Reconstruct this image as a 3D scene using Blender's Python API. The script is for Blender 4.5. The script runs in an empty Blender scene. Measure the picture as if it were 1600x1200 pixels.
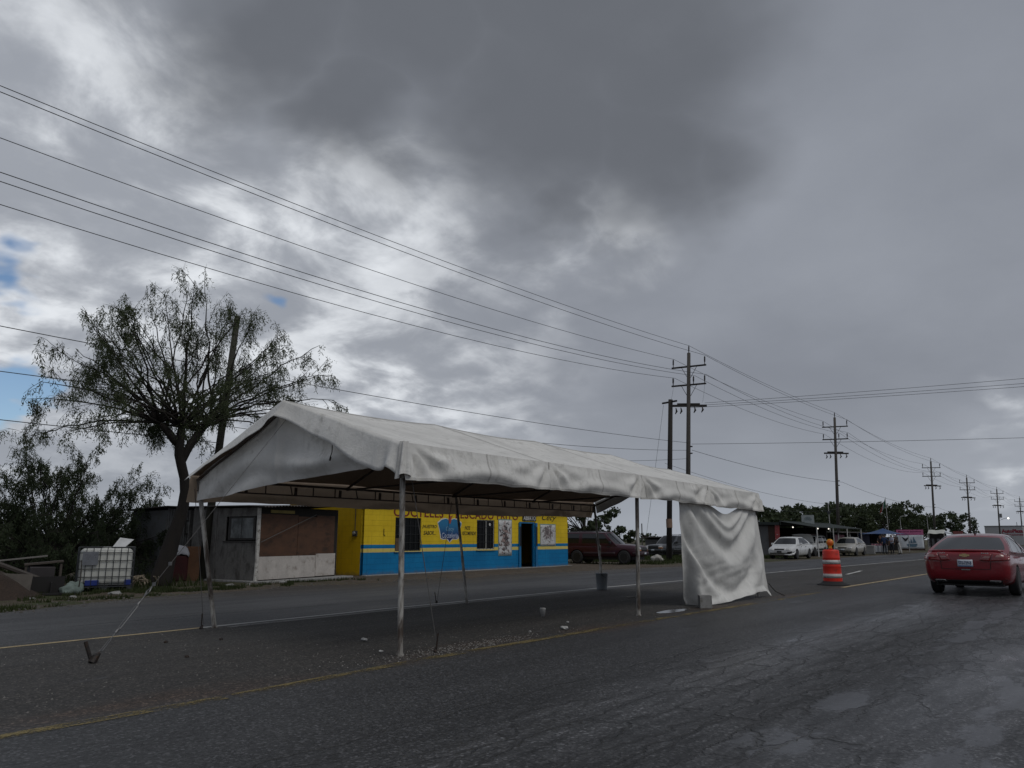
import bpy, bmesh, math, random
import numpy as np
from mathutils import Vector, Matrix, noise as mnoise
from mathutils.bvhtree import BVHTree

scene = bpy.context.scene
R = math.radians
random.seed(7)
RS = np.random.RandomState(11)

# ---------------------------------------------------------------- camera
# world: +X runs along the road away from the camera, +Y across it to the shop side, Z up
cam_d = bpy.data.cameras.new('camera')
cam_d.sensor_width = 36.0
cam_d.lens = 27.09
cam_d.clip_start = 0.05
cam_d.clip_end = 6000
cam = bpy.data.objects.new('camera', cam_d)
scene.collection.objects.link(cam)
PITCH, YAW = R(11.41), R(38.155)
cam.location = (0, 0, 1.3)
cam.rotation_euler = (R(90) + PITCH, 0, YAW - R(90))
scene.camera = cam

# ---------------------------------------------------------------- node helper
class NT:
    def __init__(s, tree):
        s.t = tree; s.n = tree.nodes; s.l = tree.links
    def node(s, kind, **kw):
        nd = s.n.new(kind)
        for k, v in kw.items(): setattr(nd, k, v)
        return nd
    def put(s, sock, v):
        if isinstance(v, bpy.types.NodeSocket): s.l.new(v, sock)
        elif v is not None:
            if sock.type == 'RGBA' and len(v) == 3: v = (*v, 1)
            sock.default_value = v
    def m(s, op, a, b=None, c=None, clamp=False):
        nd = s.node('ShaderNodeMath', operation=op, use_clamp=clamp)
        for i, v in enumerate((a, b, c)):
            if v is not None: s.put(nd.inputs[i], v)
        return nd.outputs[0]
    def vm(s, op, a, b=None, scale=None):
        nd = s.node('ShaderNodeVectorMath', operation=op)
        s.put(nd.inputs[0], a)
        if b is not None: s.put(nd.inputs[1], b)
        if scale is not None: s.put(nd.inputs['Scale'], scale)
        return nd.outputs['Value'] if op in ('LENGTH', 'DISTANCE', 'DOT_PRODUCT') else nd.outputs[0]
    def noise(s, vec, scale=5, detail=4, rough=.55, dist=0, color=False):
        nd = s.node('ShaderNodeTexNoise')
        if vec is not None: s.put(nd.inputs['Vector'], vec)
        nd.inputs['Scale'].default_value = scale
        nd.inputs['Detail'].default_value = detail
        nd.inputs['Roughness'].default_value = rough
        nd.inputs['Distortion'].default_value = dist
        return nd.outputs['Color' if color else 'Fac']
    def mr(s, v, a, b, c=0., d=1., smooth=True):
        nd = s.node('ShaderNodeMapRange')
        nd.interpolation_type = 'SMOOTHSTEP' if smooth else 'LINEAR'
        s.put(nd.inputs['Value'], v)
        for k, x in zip(('From Min', 'From Max', 'To Min', 'To Max'), (a, b, c, d)): s.put(nd.inputs[k], x)
        return nd.outputs[0]
    def mix(s, f, a, b, blend='MIX'):
        nd = s.node('ShaderNodeMix', data_type='RGBA', blend_type=blend)
        s.put(nd.inputs['Factor'], f); s.put(nd.inputs['A'], a) if False else None
        s.put(nd.inputs[6], a); s.put(nd.inputs[7], b)
        return nd.outputs[2]
    def sep(s, v):
        nd = s.node('ShaderNodeSeparateXYZ'); s.put(nd.inputs[0], v); return nd.outputs
    def comb(s, x, y, z):
        nd = s.node('ShaderNodeCombineXYZ')
        for i, v in enumerate((x, y, z)): s.put(nd.inputs[i], v)
        return nd.outputs[0]

# ---------------------------------------------------------------- sky
SUN_EL, SUN_AZ = R(55), R(262)      # azimuth counter-clockwise from +X: behind the camera, veiled by cloud
world = bpy.data.worlds.new('World'); scene.world = world; world.use_nodes = True
world.cycles.sampling_method = 'MANUAL'; world.cycles.sample_map_resolution = 256
w = NT(world.node_tree); w.n.clear()
tc = w.node('ShaderNodeTexCoord').outputs['Generated']
sky = w.node('ShaderNodeTexSky', sky_type='NISHITA')
sky.sun_disc = False; sky.sun_elevation = SUN_EL; sky.sun_rotation = R(90) - SUN_AZ
sky.air_density = 1.0; sky.dust_density = .3; sky.ozone_density = 3.5
dz = w.sep(tc)[2]
den = w.m('ADD', w.m('MAXIMUM', dz, 0.0), 0.32)
q = w.vm('MULTIPLY', tc, w.comb(w.m('DIVIDE', 1, den), w.m('DIVIDE', 1, den), w.m('DIVIDE', 1, den)))
warp = w.vm('SUBTRACT', w.noise(q, 1.5, 4, .58, 0, True), (.5, .5, .5))
dwp = w.vm('ADD', tc, w.vm('SCALE', warp, scale=.34))
warp2 = w.vm('SUBTRACT', w.noise(q, 5.5, 3, .60, 0, True), (.5, .5, .5))
dwp = w.vm('ADD', dwp, w.vm('SCALE', warp2, scale=.10))
def blob(c, r0, r1, sharp=dwp):
    return w.mr(w.vm('DISTANCE', sharp, c), r0, r1, 1, 0)
def many(l, op='MAXIMUM'):
    o = l[0]
    for x in l[1:]: o = w.m(op, o, x)
    return o
# the low heavy cloud bank overhead
dwd = w.vm('ADD', w.vm('ADD', tc, w.vm('SCALE', warp, scale=.26)), w.vm('SCALE', warp2, scale=.10))
dark = many([blob((.47, .69, .555), .03, .20, dwd), blob((.56, .66, .49), .02, .15, dwd), blob((.80, .37, .475), .0, .15, dwd), blob((.67, .52, .53), .06, .25, dwd), blob((.55, .60, .585), .06, .25, dwd), blob((.755, .44, .49), .04, .22, dwd), blob((.735, .54, .425), .01, .12, dwd),
             blob((.62, .46, .64), .08, .30, dwd), blob((.46, .60, .66), .05, .30, dwd), blob((.26, .70, .67), .03, .22, dwd), blob((.20, .45, .87), .10, .45, dwd), blob((.72, .40, .58), .04, .24, dwd)])
f1 = w.noise(q, 2.3, 6, .60)
f2 = w.noise(q, 4.6, 6, .58, .3)
f3 = w.noise(w.vm('ADD', q, (3.1, 1.7, .4)), 1.05, 3, .5)
# general overcast
grey = w.mix(w.mr(w.m('ADD', w.m('MULTIPLY', f3, .75), w.m('MULTIPLY', f1, .25)), .34, .66), (.225, .243, .282), (.312, .334, .380))
# broken brighter cloud towards the left
lit = many([blob((.42, .86, .36), .10, .50), blob((.30, .83, .53), .0, .19), blob((.58, .72, .39), .04, .22),
            blob((.78, .52, .375), .0, .13), blob((.66, .75, .20), .05, .32), blob((.10, .98, .3), .2, .6), blob((.985, .10, .10), .0, .07)])
puff = w.mr(w.m('ADD', w.m('MULTIPLY', f2, .62), w.m('MULTIPLY', f1, .38)), .40, .63)
bright = w.mix(puff, (.37, .395, .44), (.78, .81, .85))
cloud = w.mix(w.m('MULTIPLY', lit, w.mr(puff, 0, 1, .55, 1)), grey, bright)
darkc = w.mix(w.mr(f1, .3, .7), (.125, .135, .155), (.158, .170, .194))
cloud = w.mix(w.m('MULTIPLY', dark, w.mr(f1, .2, .55, .86, 1)), cloud, darkc)
# paler air low down
cloud = w.mix(w.mr(dz, 0.0, .22, .55, 0), cloud, (.375, .405, .450))
# openings to the blue beyond
gapn = w.m('ADD', w.m('MULTIPLY', w.noise(w.vm('ADD', q, (7.3, 2.2, 5.)), 2.6, 5, .57), .75), w.m('MULTIPLY', f2, .25))
gapzone = many([blob((.315, .90, .285), .0, .075), blob((.33, .94, .13), .0, .095), blob((.545, .80, .27), .0, .06),
                blob((-.12, .97, .22), .05, .34)])
gap = w.m('MULTIPLY', w.mr(w.m('ADD', gapn, w.m('MULTIPLY', gapzone, .36)), .62, .80), w.mr(gapzone, .0, .35))
bg_sky = w.node('ShaderNodeBackground'); w.put(bg_sky.inputs[0], sky.outputs[0]); bg_sky.inputs[1].default_value = .09
bg_cl = w.node('ShaderNodeBackground'); w.put(bg_cl.inputs[0], cloud); bg_cl.inputs[1].default_value = 1.0
mx = w.node('ShaderNodeMixShader'); w.put(mx.inputs[0], gap); w.l.new(bg_cl.outputs[0], mx.inputs[1]); w.l.new(bg_sky.outputs[0], mx.inputs[2])
w.l.new(mx.outputs[0], w.node('ShaderNodeOutputWorld').inputs[0])

# ---------------------------------------------------------------- sun (veiled by cloud)
sl = bpy.data.lights.new('sun', 'SUN'); sl.energy = 1.0; sl.angle = R(32); sl.color = (1, .965, .91)
so = bpy.data.objects.new('sun', sl); scene.collection.objects.link(so)
sd = Vector((math.cos(SUN_EL) * math.cos(SUN_AZ), math.cos(SUN_EL) * math.sin(SUN_AZ), math.sin(SUN_EL)))
so.rotation_euler = (-sd).to_track_quat('-Z', 'Y').to_euler(); so.location = sd * 60

vs = scene.view_settings
vs.view_transform = 'Standard'; vs.look = 'None'; vs.exposure = 0.0; vs.gamma = 1.0; vs.use_curve_mapping = False
scene.cycles.max_bounces = 6; scene.cycles.transparent_max_bounces = 8
scene.cycles.use_denoising = True

# ---------------------------------------------------------------- build helpers
COL = scene.collection
def V(*a): return Vector(a)
def sstep(a, b, x):
    t = min(1, max(0, (x - a) / (b - a))); return t * t * (3 - 2 * t)
def nz(x, y=0., z=0.): return mnoise.noise((x, y, z))
def lerp(a, b, t): return a + (b - a) * t
def interp(xs, ys, x):
    return float(np.interp(x, xs, ys))

def setp(o, label=None, cat=None, group=None, kind=None):
    if label: o['label'] = label
    if cat: o['category'] = cat
    if group: o['group'] = group
    if kind: o['kind'] = kind
    return o
def thing(name, label, cat, loc=(0, 0, 0), rz=0., group=None):
    o = bpy.data.objects.new(name, None); COL.objects.link(o)
    o.empty_display_size = .1
    o.location = loc; o.rotation_euler = (0, 0, rz)
    return setp(o, label, cat, group)
def copy_tree(o, parent=None):
    c = o.copy(); COL.objects.link(c); c.parent = parent
    for ch in [x for x in bpy.data.objects if x.parent == o]: copy_tree(ch, c)
    return c

class MB:
    def __init__(s): s.v = []; s.f = []; s.mi = []; s.cur = 0
    def add(s, vs_, fs):
        b = len(s.v); s.v += [tuple(p) for p in vs_]
        for f in fs: s.f.append(tuple(i + b for i in f)); s.mi.append(s.cur)
        return s
    def box(s, c, d, rz=0., rx=0., ry=0., taper=1.):
        M = Matrix.Translation(c) @ Matrix.Rotation(rz, 4, 'Z') @ Matrix.Rotation(ry, 4, 'Y') @ Matrix.Rotation(rx, 4, 'X')
        x, y, z = d[0] / 2, d[1] / 2, d[2] / 2
        pts = []
        for k, t in ((-1, 1.), (1, taper)):
            for a, b in ((-1, -1), (1, -1), (1, 1), (-1, 1)): pts.append(M @ Vector((a * x * t, b * y * t, k * z)))
        return s.add(pts, [(3, 2, 1, 0), (4, 5, 6, 7), (0, 1, 5, 4), (1, 2, 6, 5), (2, 3, 7, 6), (3, 0, 4, 7)])
    def path(s, pts, rad, n=6, cap=True):
        pts = [Vector(p) for p in pts]
        if not hasattr(rad, '__len__'): rad = [rad] * len(pts)
        vs_ = []; fs = []
        up = None
        for i, p in enumerate(pts):
            d = (pts[min(i + 1, len(pts) - 1)] - pts[max(i - 1, 0)])
            if d.length < 1e-9: d = Vector((0, 0, 1))
            d.normalize()
            if up is None:
                up = d.orthogonal().normalized()
            else:
                up = up - d * up.dot(d)
                up = up.normalized() if up.length > 1e-6 else d.orthogonal().normalized()
            sd_ = d.cross(up)
            for k in range(n):
                a = 2 * math.pi * k / n
                vs_.append(p + (up * math.cos(a) + sd_ * math.sin(a)) * rad[i])
        for i in range(len(pts) - 1):
            for k in range(n):
                k2 = (k + 1) % n
                fs.append((i * n + k, i * n + k2, (i + 1) * n + k2, (i + 1) * n + k))
        if cap:
            fs.append(tuple(range(n - 1, -1, -1))); o = (len(pts) - 1) * n; fs.append(tuple(o + k for k in range(n)))
        return s.add(vs_, fs)
    def tube(s, a, b, r0, r1=None, n=8): return s.path([a, b], [r0, r0 if r1 is None else r1], n)
    def grid(s, fn, nu, nv, flip=False):
        vs_ = [fn(i / nu, j / nv) for j in range(nv + 1) for i in range(nu + 1)]
        fs = []
        for j in range(nv):
            for i in range(nu):
                a = j * (nu + 1) + i; q_ = (a, a + 1, a + nu + 2, a + nu + 1)
                fs.append(q_[::-1] if flip else q_)
        return s.add(vs_, fs)
    def lathe(s, prof, n=24, M=None, cap=True):
        vs_ = []; fs = []
        for r, z in prof:
            for k in range(n):
                a = 2 * math.pi * k / n; p = Vector((r * math.cos(a), r * math.sin(a), z)); vs_.append(M @ p if M else p)
        for i in range(len(prof) - 1):
            for k in range(n):
                k2 = (k + 1) % n; fs.append((i * n + k, i * n + k2, (i + 1) * n + k2, (i + 1) * n + k))
        if cap and prof[0][0] > 1e-6: fs.append(tuple(range(n - 1, -1, -1)))
        if cap and prof[-1][0] > 1e-6: fs.append(tuple((len(prof) - 1) * n + k for k in range(n)))
        return s.add(vs_, fs)
    def prism(s, poly, d, M=None):
        """2-D outline in local XZ, extruded along local Y from 0 to d"""
        n = len(poly); vs_ = [Vector((a, 0, b)) for a, b in poly] + [Vector((a, d, b)) for a, b in poly]
        if M: vs_ = [M @ p for p in vs_]
        fs = [tuple(range(n)), tuple(range(2 * n - 1, n - 1, -1))] + [(i, i + n, (i + 1) % n + n, (i + 1) % n) for i in range(n)]
        return s.add(vs_, fs)
    def build(s, name, mat, parent=None, smooth=False, bevel=0., loc=None, solid=0., sub=0, inner=0):
        me = bpy.data.meshes.new(name); me.from_pydata(s.v, [], s.f); me.update()
        mats = mat if isinstance(mat, (list, tuple)) else [mat]
        for m_ in mats: me.materials.append(m_)
        if len(mats) > 1: me.polygons.foreach_set('material_index', s.mi)
        if smooth: me.polygons.foreach_set('use_smooth', [True] * len(me.polygons))
        o = bpy.data.objects.new(name, me); COL.objects.link(o)
        if parent is not None: o.parent = parent
        if loc is not None: o.location = loc
        if solid:
            md = o.modifiers.new('thickness', 'SOLIDIFY'); md.thickness = solid; md.offset = 0; md.material_offset = inner
        if bevel:
            md = o.modifiers.new('bevel', 'BEVEL'); md.width = bevel; md.segments = 2; md.limit_method = 'ANGLE'; md.angle_limit = R(40)
        if sub:
            md = o.modifiers.new('sub', 'SUBSURF'); md.levels = sub; md.render_levels = sub
        return o
def inst(name, me, parent=None, loc=(0, 0, 0), rot=(0, 0, 0), scale=None):
    o = bpy.data.objects.new(name, me); COL.objects.link(o); o.location = loc; o.rotation_euler = rot
    if scale: o.scale = scale
    if parent is not None: o.parent = parent
    return o
def text_mesh(txt, size=1., shear=0., bold=0., spacing=1., ext=.002):
    cu = bpy.data.curves.new('lettering', 'FONT'); cu.body = txt; cu.size = size; cu.shear = shear
    cu.offset = bold; cu.space_character = spacing; cu.align_x = 'CENTER'; cu.align_y = 'CENTER'; cu.extrude = ext; cu.resolution_u = 3
    o = bpy.data.objects.new('lettering', cu); COL.objects.link(o)
    dg = bpy.context.evaluated_depsgraph_get(); dg.update()
    me = bpy.data.meshes.new_from_object(o.evaluated_get(dg)); bpy.data.objects.remove(o); bpy.data.curves.remove(cu)
    me.materials.clear()
    return me
def lettering(txt, width, height, mat, parent, loc, rot, shear=0., bold=0., spacing=1., name='lettering'):
    me = text_mesh(txt, 1., shear, bold, spacing)
    xs = [v.co.x for v in me.vertices]; ys = [v.co.y for v in me.vertices]
    sx = width / (max(xs) - min(xs)); sy = height / (max(ys) - min(ys)); cx = (max(xs) + min(xs)) / 2; cy = (max(ys) + min(ys)) / 2
    for v in me.vertices: v.co.x = (v.co.x - cx) * sx; v.co.y = (v.co.y - cy) * sy
    me.materials.append(mat)
    return inst(name, me, parent, loc, rot)

# ---------------------------------------------------------------- materials
MATS = {}
def mat(name, col, rough=.7, var=.18, scale=3., bump=0., bscale=30., metal=0., spec=.4, dirt=None, coat=0., stretch=(1, 1, 1), transl=None, emit=None, fine=0.):
    """procedural paint/wood/stone: colour with two octaves of variation, optional dirt (colour, amount, scale) and relief"""
    if name in MATS: return MATS[name]
    m_ = bpy.data.materials.new(name); m_.use_nodes = True; t = NT(m_.node_tree); t.n.clear()
    co = t.node('ShaderNodeTexCoord').outputs['Object']
    if stretch != (1, 1, 1): co = t.vm('MULTIPLY', co, stretch)
    oi = t.node('ShaderNodeObjectInfo').outputs['Random']
    co = t.vm('ADD', co, t.comb(t.m('MULTIPLY', oi, 17.), t.m('MULTIPLY', oi, 31.), t.m('MULTIPLY', oi, 7.)))
    n1 = t.noise(co, scale, 6, .6)
    k = t.mr(n1, .25, .75, 1 - var, 1 + var, False)
    if fine: k = t.m('MULTIPLY', k, t.mr(t.noise(co, scale * 12, 3, .6), .3, .7, 1 - fine, 1 + fine, False))
    c = t.vm('SCALE', (*col,), scale=k)
    if dirt:
        dm = t.mr(t.noise(co, dirt[2], 7, .65, .3), .62 - dirt[1] * .45, .78 - dirt[1] * .25)
        c = t.mix(dm, c, dirt[0])
    b = t.node('ShaderNodeBsdfPrincipled')
    t.put(b.inputs['Base Color'], c)
    t.put(b.inputs['Roughness'], t.mr(n1, .3, .7, max(.02, rough - .06), min(1, rough + .06), False))
    b.inputs['Metallic'].default_value = metal; b.inputs['Specular IOR Level'].default_value = spec
    b.inputs['Coat Weight'].default_value = coat; b.inputs['Coat Roughness'].default_value = .06
    if emit: t.put(b.inputs['Emission Color'], emit[0]); b.inputs['Emission Strength'].default_value = emit[1]
    if bump:
        bn = t.node('ShaderNodeBump'); bn.inputs['Strength'].default_value = bump; bn.inputs['Distance'].default_value = .02
        t.put(bn.inputs['Height'], t.noise(co, bscale, 5, .6)); t.l.new(bn.outputs[0], b.inputs['Normal'])
    out = t.node('ShaderNodeOutputMaterial')
    if transl:
        tr = t.node('ShaderNodeBsdfTranslucent'); t.put(tr.inputs[0], transl[0])
        ms = t.node('ShaderNodeMixShader'); ms.inputs[0].default_value = transl[1]
        t.l.new(b.outputs[0], ms.inputs[1]); t.l.new(tr.outputs[0], ms.inputs[2]); t.l.new(ms.outputs[0], out.inputs[0])
    else: t.l.new(b.outputs[0], out.inputs[0])
    MATS[name] = m_
    return m_
# ================================================================ SETTING
def road_material():
    m_ = bpy.data.materials.new('asphalt'); m_.use_nodes = True; t = NT(m_.node_tree); t.n.clear()
    co = t.node('ShaderNodeTexCoord').outputs['Object']
    x, y, z = t.sep(co)
    along = t.vm('MULTIPLY', co, (.18, 1, 1))
    vo = t.node('ShaderNodeTexVoronoi'); t.put(vo.inputs['Vector'], co); vo.inputs['Scale'].default_value = 58; agg = t.sep(vo.outputs['Color'])[0]                       # stone chips
    agg2 = t.noise(co, 15, 3, .75)
    big = t.noise(along, .9, 4, .6)
    mid = t.noise(along, 3.5, 3, .6)
    base = t.mix(t.mr(big, .3, .7), (.028, .0285, .030), (.046, .0465, .049))
    base = t.mix(t.m('MULTIPLY', t.mr(mid, .35, .7), .5), base, (.044, .044, .046))
    # dusty brown strip between the two carriageways (nobody drives there)
    med = t.m('MULTIPLY', t.mr(t.m('ADD', y, t.m('MULTIPLY', t.m('SUBTRACT', big, .5), .9)), 6.0, 6.7), t.mr(y, 10.9, 11.4, 1, 0))
    base = t.mix(t.m('MULTIPLY', med, .75), base, t.mix(t.mr(mid, .3, .7), (.034, .030, .026), (.048, .043, .037)))
    # reddish silt washed up along the inner yellow line
    ys = t.m('ABSOLUTE', t.m('SUBTRACT', y, t.m('ADD', 6.45, t.m('MULTIPLY', t.m('SUBTRACT', t.noise(along, .8, 3), .5), 1.1))))
    silt = t.m('MULTIPLY', t.mr(ys, .05, .45, 1, 0), t.mr(t.noise(co, .45, 4), .40, .62))
    base = t.mix(t.m('MULTIPLY', silt, .75), base, (.062, .040, .028))
    # far carriageway a little paler and dustier towards its edge
    far = t.mr(y, 11.2, 12.0)
    base = t.mix(t.m('MULTIPLY', far, .55), base, t.mix(t.mr(mid, .3, .7), (.027, .028, .030), (.042, .043, .046)))
    edge = t.mr(t.m('ADD', y, t.m('MULTIPLY', t.m('SUBTRACT', mid, .5), 2.2)), 15.2, 17.6)
    base = t.mix(t.m('MULTIPLY', edge, .7), base, (.056, .047, .037))
    # chip speckle
    base = t.vm('MULTIPLY', base, t.comb(*[t.m('ADD', t.mr(agg, 0, 1, .35, 1.25, False), t.mr(agg, .84, 1., 0, 1.6, False))] * 3))
    base = t.vm('MULTIPLY', base, t.comb(*[t.mr(agg2, .3, .7, .72, 1.30, False)] * 3))
    # worn-through smooth binder and painted damp sheen, wheel path of the near lane
    px = t.vm('MULTIPLY', co, (.45, 1.2, 1))
    wn_ = t.noise(px, 1.5, 6, .62, .3)
    tr_ = t.m('MAXIMUM', t.m('MAXIMUM', t.mr(t.m('ABSOLUTE', t.m('SUBTRACT', y, 1.98)), .0, .42, 1, 0), t.mr(t.m('ABSOLUTE', t.m('SUBTRACT', y, .85)), .1, .6, 1, 0)), t.mr(t.m('ABSOLUTE', t.m('SUBTRACT', y, -1.4)), .1, .9, 1, 0))
    wear_sheen = t.mr(t.m('ADD', wn_, t.m('ADD', t.m('MULTIPLY', tr_, .20), t.m('MULTIPLY', t.m('SUBTRACT', agg2, .5), .18))), .645, .715)
    wheel = t.m('MAXIMUM', t.mr(t.m('ABSOLUTE', t.m('SUBTRACT', y, 1.15)), .25, .8, 1, 0), t.mr(t.m('ABSOLUTE', t.m('SUBTRACT', y, 3.25)), .2, .7, 1, 0))
    base = t.vm('MULTIPLY', base, t.comb(*[t.m('ADD', .92, t.m('MULTIPLY', wheel, .42))] * 3))
    # ravelled streaks along the wheel path
    strk = t.noise(t.vm('MULTIPLY', co, (.16, 1, 1)), 8.5, 3, .65)
    lane = t.m('MULTIPLY', t.mr(y, 4.6, 3.4), t.mr(y, -4, -3))
    base = t.vm('MULTIPLY', base, t.comb(*[t.m('ADD', 1, t.m('MULTIPLY', lane, t.mr(strk, .34, .66, -.55, .45, False)))] * 3))
    base = t.mix(t.m('MULTIPLY', wear_sheen, .62), base, (.054, .056, .063))  # pale bluish tone puts damp sheen into the worn patches' colour
    # cracks that run with the traffic
    crack = None
    for y0, amp, sc, wd, seed, x0, x1 in ((4.22, .30, .55, .012, 1.3, 2, 12), (2.55, .42, .5, .016, 4.1, 3.5, 40), (2.30, .25, .9, .009, 7.7, 4, 22),
                                   (3.45, .5, .35, .009, 9.2, 6, 40), (1.75, .5, .7, .008, 12.4, 5, 30), (12.9, .35, .5, .03, 21.5, -5, 30)):
        wob = t.m('MULTIPLY', t.m('SUBTRACT', t.noise(t.comb(x, seed, 0), sc, 6, .66), .5), amp * 2.2)
        dd = t.m('ABSOLUTE', t.m('SUBTRACT', y, t.m('ADD', y0, wob)))
        k = t.m('MULTIPLY', t.mr(dd, wd * .4, wd * 1.6, 1, 0), t.m('MULTIPLY', t.mr(x, x0, x0 + 1), t.mr(x, x1 - 4, x1, 1, 0)))
        k = t.m('MULTIPLY', k, t.mr(t.noise(t.comb(x, seed, 9), .9, 1), .36, .5))
        crack = k if crack is None else t.m('MAXIMUM', crack, k)
    ve = t.node('ShaderNodeTexVoronoi', feature='DISTANCE_TO_EDGE'); ve.inputs['Scale'].default_value = 1.
    t.put(ve.inputs['Vector'], t.vm('ADD', t.vm('MULTIPLY', co, (.55, 2.6, 1)), t.vm('SCALE', t.noise(co, 2.5, 3, .6, 0, True), scale=.55)))
    net = t.m('MULTIPLY', t.mr(ve.outputs['Distance'], .010, .045, 1, 0), t.m('MULTIPLY', t.m('MULTIPLY', t.mr(y, 4.3, 3.6), t.mr(y, 1.0, 1.5)), t.mr(wn_, .36, .48)))
    crack = t.m('MAXIMUM', crack, t.m('MULTIPLY', net, .8))
    base = t.mix(t.m('MULTIPLY', crack, .85), base, (.008, .008, .008))
    b = t.node('ShaderNodeBsdfPrincipled'); t.put(b.inputs['Base Color'], base)
    wet = t.mr(t.noise(along, .6, 5, .6), .35, .65)
    rg = t.m('SUBTRACT', .66, t.m('MULTIPLY', wet, t.m('ADD', .14, t.m('MULTIPLY', lane, .12))))
    rg = t.m('SUBTRACT', rg, t.m('MULTIPLY', wheel, .10)); rg = t.m('ADD', rg, t.m('MULTIPLY', med, .2)); rg = t.m('SUBTRACT', rg, t.m('MULTIPLY', wear_sheen, .12))
    t.put(b.inputs['Roughness'], rg); b.inputs['Specular IOR Level'].default_value = .42
    h = t.m('ADD', t.m('MULTIPLY', agg, .25), t.m('MULTIPLY', agg2, .8))
    h = t.m('SUBTRACT', t.m('MULTIPLY', h, t.m('SUBTRACT', 1, t.m('MULTIPLY', wear_sheen, .75))), t.m('MULTIPLY', crack, 2.))
    bn = t.node('ShaderNodeBump'); bn.inputs['Strength'].default_value = .75; bn.inputs['Distance'].default_value = .012
    t.put(bn.inputs['Height'], h); t.l.new(bn.outputs[0], b.inputs['Normal'])
    t.l.new(b.outputs[0], t.node('ShaderNodeOutputMaterial').inputs[0])
    return m_
EDGE_X = [-60, 0, 5.6, 8.8, 12.9, 16.9, 21.2, 27.2, 33.2, 40, 46, 58, 90, 200, 400, 1500]
EDGE_Y = [15.6, 16, 16.2, 17.7, 18.6, 18.9, 19.0, 18.2, 17.9, 17.2, 17.0, 16.9, 16.6, 16.6, 16.6, 16.6]
def edge_y(x): return interp(EDGE_X, EDGE_Y, x) + .22 * nz(x * .9, 3.3) + .10 * nz(x * 3.1, 1.2)

mb = MB()
xs = list(np.arange(-60, 0, 2.)) + list(np.arange(0, 60, .35)) + list(np.arange(60, 140, 2.)) + list(np.arange(140, 1501, 40.))
vv = []; ff = []
for x in xs: vv += [(x, -9, 0), (x, 6.3, 0), (x, 11.3, 0), (x, edge_y(x), -.004)]
for i in range(len(xs) - 1):
    for k in range(3): a = i * 4 + k; ff.append((a, a + 4, a + 5, a + 1))
mb.add(vv, ff)
road = setp(mb.build('road', road_material()), kind='structure', label='cracked damp asphalt road with a dusty brown median strip')

# ---- ground to the horizon
def ground_material():
    m_ = bpy.data.materials.new('soil'); m_.use_nodes = True; t = NT(m_.node_tree); t.n.clear()
    co = t.node('ShaderNodeTexCoord').outputs['Object']; x, y, z = t.sep(co)
    a = t.noise(co, .35, 7, .6); b_ = t.noise(co, 2.2, 6, .62); c_ = t.noise(co, 14, 5, .65); pb = t.noise(co, 60, 3, .6)
    dirt = t.mix(t.mr(b_, .3, .7), (.062, .050, .038), (.105, .086, .066))
    dirt = t.vm('MULTIPLY', dirt, t.comb(*[t.mr(c_, .3, .7, .7, 1.3, False)] * 3))
    dirt = t.vm('MULTIPLY', dirt, t.comb(*[t.mr(pb, .3, .7, .75, 1.3, False)] * 3))
    green = t.mix(t.mr(c_, .3, .7), (.028, .036, .014), (.055, .065, .026))
    gm = t.mr(t.m('ADD', t.m('MULTIPLY', a, .5), t.m('MULTIPLY', b_, .5)), .46, .58)
    yard = t.m('MULTIPLY', t.mr(y, 19.5, 23), 1.)
    shop = t.m('MULTIPLY', t.mr(x, 13, 17), t.mr(x, 36, 40, 1, 0))           # trodden forecourt
    gm = t.m('MULTIPLY', gm, t.m('SUBTRACT', 1, t.m('MULTIPLY', shop, t.mr(y, 25, 28, 1, 0))))
    near = t.mix(gm, dirt, green)
    furrow = t.noise(t.vm('MULTIPLY', co, (.02, .55, 1)), 1., 4, .6)
    field = t.mix(t.mr(furrow, .35, .65), (.060, .050, .036), (.088, .076, .050))
    field = t.mix(t.mr(t.noise(co, .012, 4), .45, .6), field, (.070, .074, .040))
    c = t.mix(t.mr(t.m('ADD', y, t.m('MULTIPLY', a, 6)), 36, 48), near, field)
    b = t.node('ShaderNodeBsdfPrincipled'); t.put(b.inputs['Base Color'], c); b.inputs['Roughness'].default_value = .92; b.inputs['Specular IOR Level'].default_value = .2
    bn = t.node('ShaderNodeBump'); bn.inputs['Strength'].default_value = .7; bn.inputs['Distance'].default_value = .04
    t.put(bn.inputs['Height'], t.m('ADD', c_, t.m('MULTIPLY', pb, .4))); t.l.new(bn.outputs[0], b.inputs['Normal'])
    t.l.new(b.outputs[0], t.node('ShaderNodeOutputMaterial').inputs[0])
    return m_
gx = [-3000, -600, -150, -60] + list(np.arange(-20, 110, 1.2)) + [120, 150, 220, 400, 900, 3000]
gy = [-3000, -400, -60, -9.5, 14] + list(np.arange(15, 40, .9)) + [44, 50, 60, 80, 120, 200, 400, 900, 3000]
def gz(x, y):
    if y < 17 or abs(x) > 118 or y > 60: return -.03
    # very slightly uneven verge, level at the buildings
    k = sstep(17, 19, y)
    return -.03 + k * (.028 + .035 * nz(x * .5, y * .5) + .015 * nz(x * 1.7, y * 1.7))
mb = MB(); nx = len(gx)
mb.add([(x, y, gz(x, y)) for y in gy for x in gx], [(j * nx + i, j * nx + i + 1, (j + 1) * nx + i + 1, (j + 1) * nx + i) for j in range(len(gy) - 1) for i in range(nx - 1)])
setp(mb.build('ground', ground_material(), smooth=True), kind='structure', label='bare brown soil verge and flat ploughed field')

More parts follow.
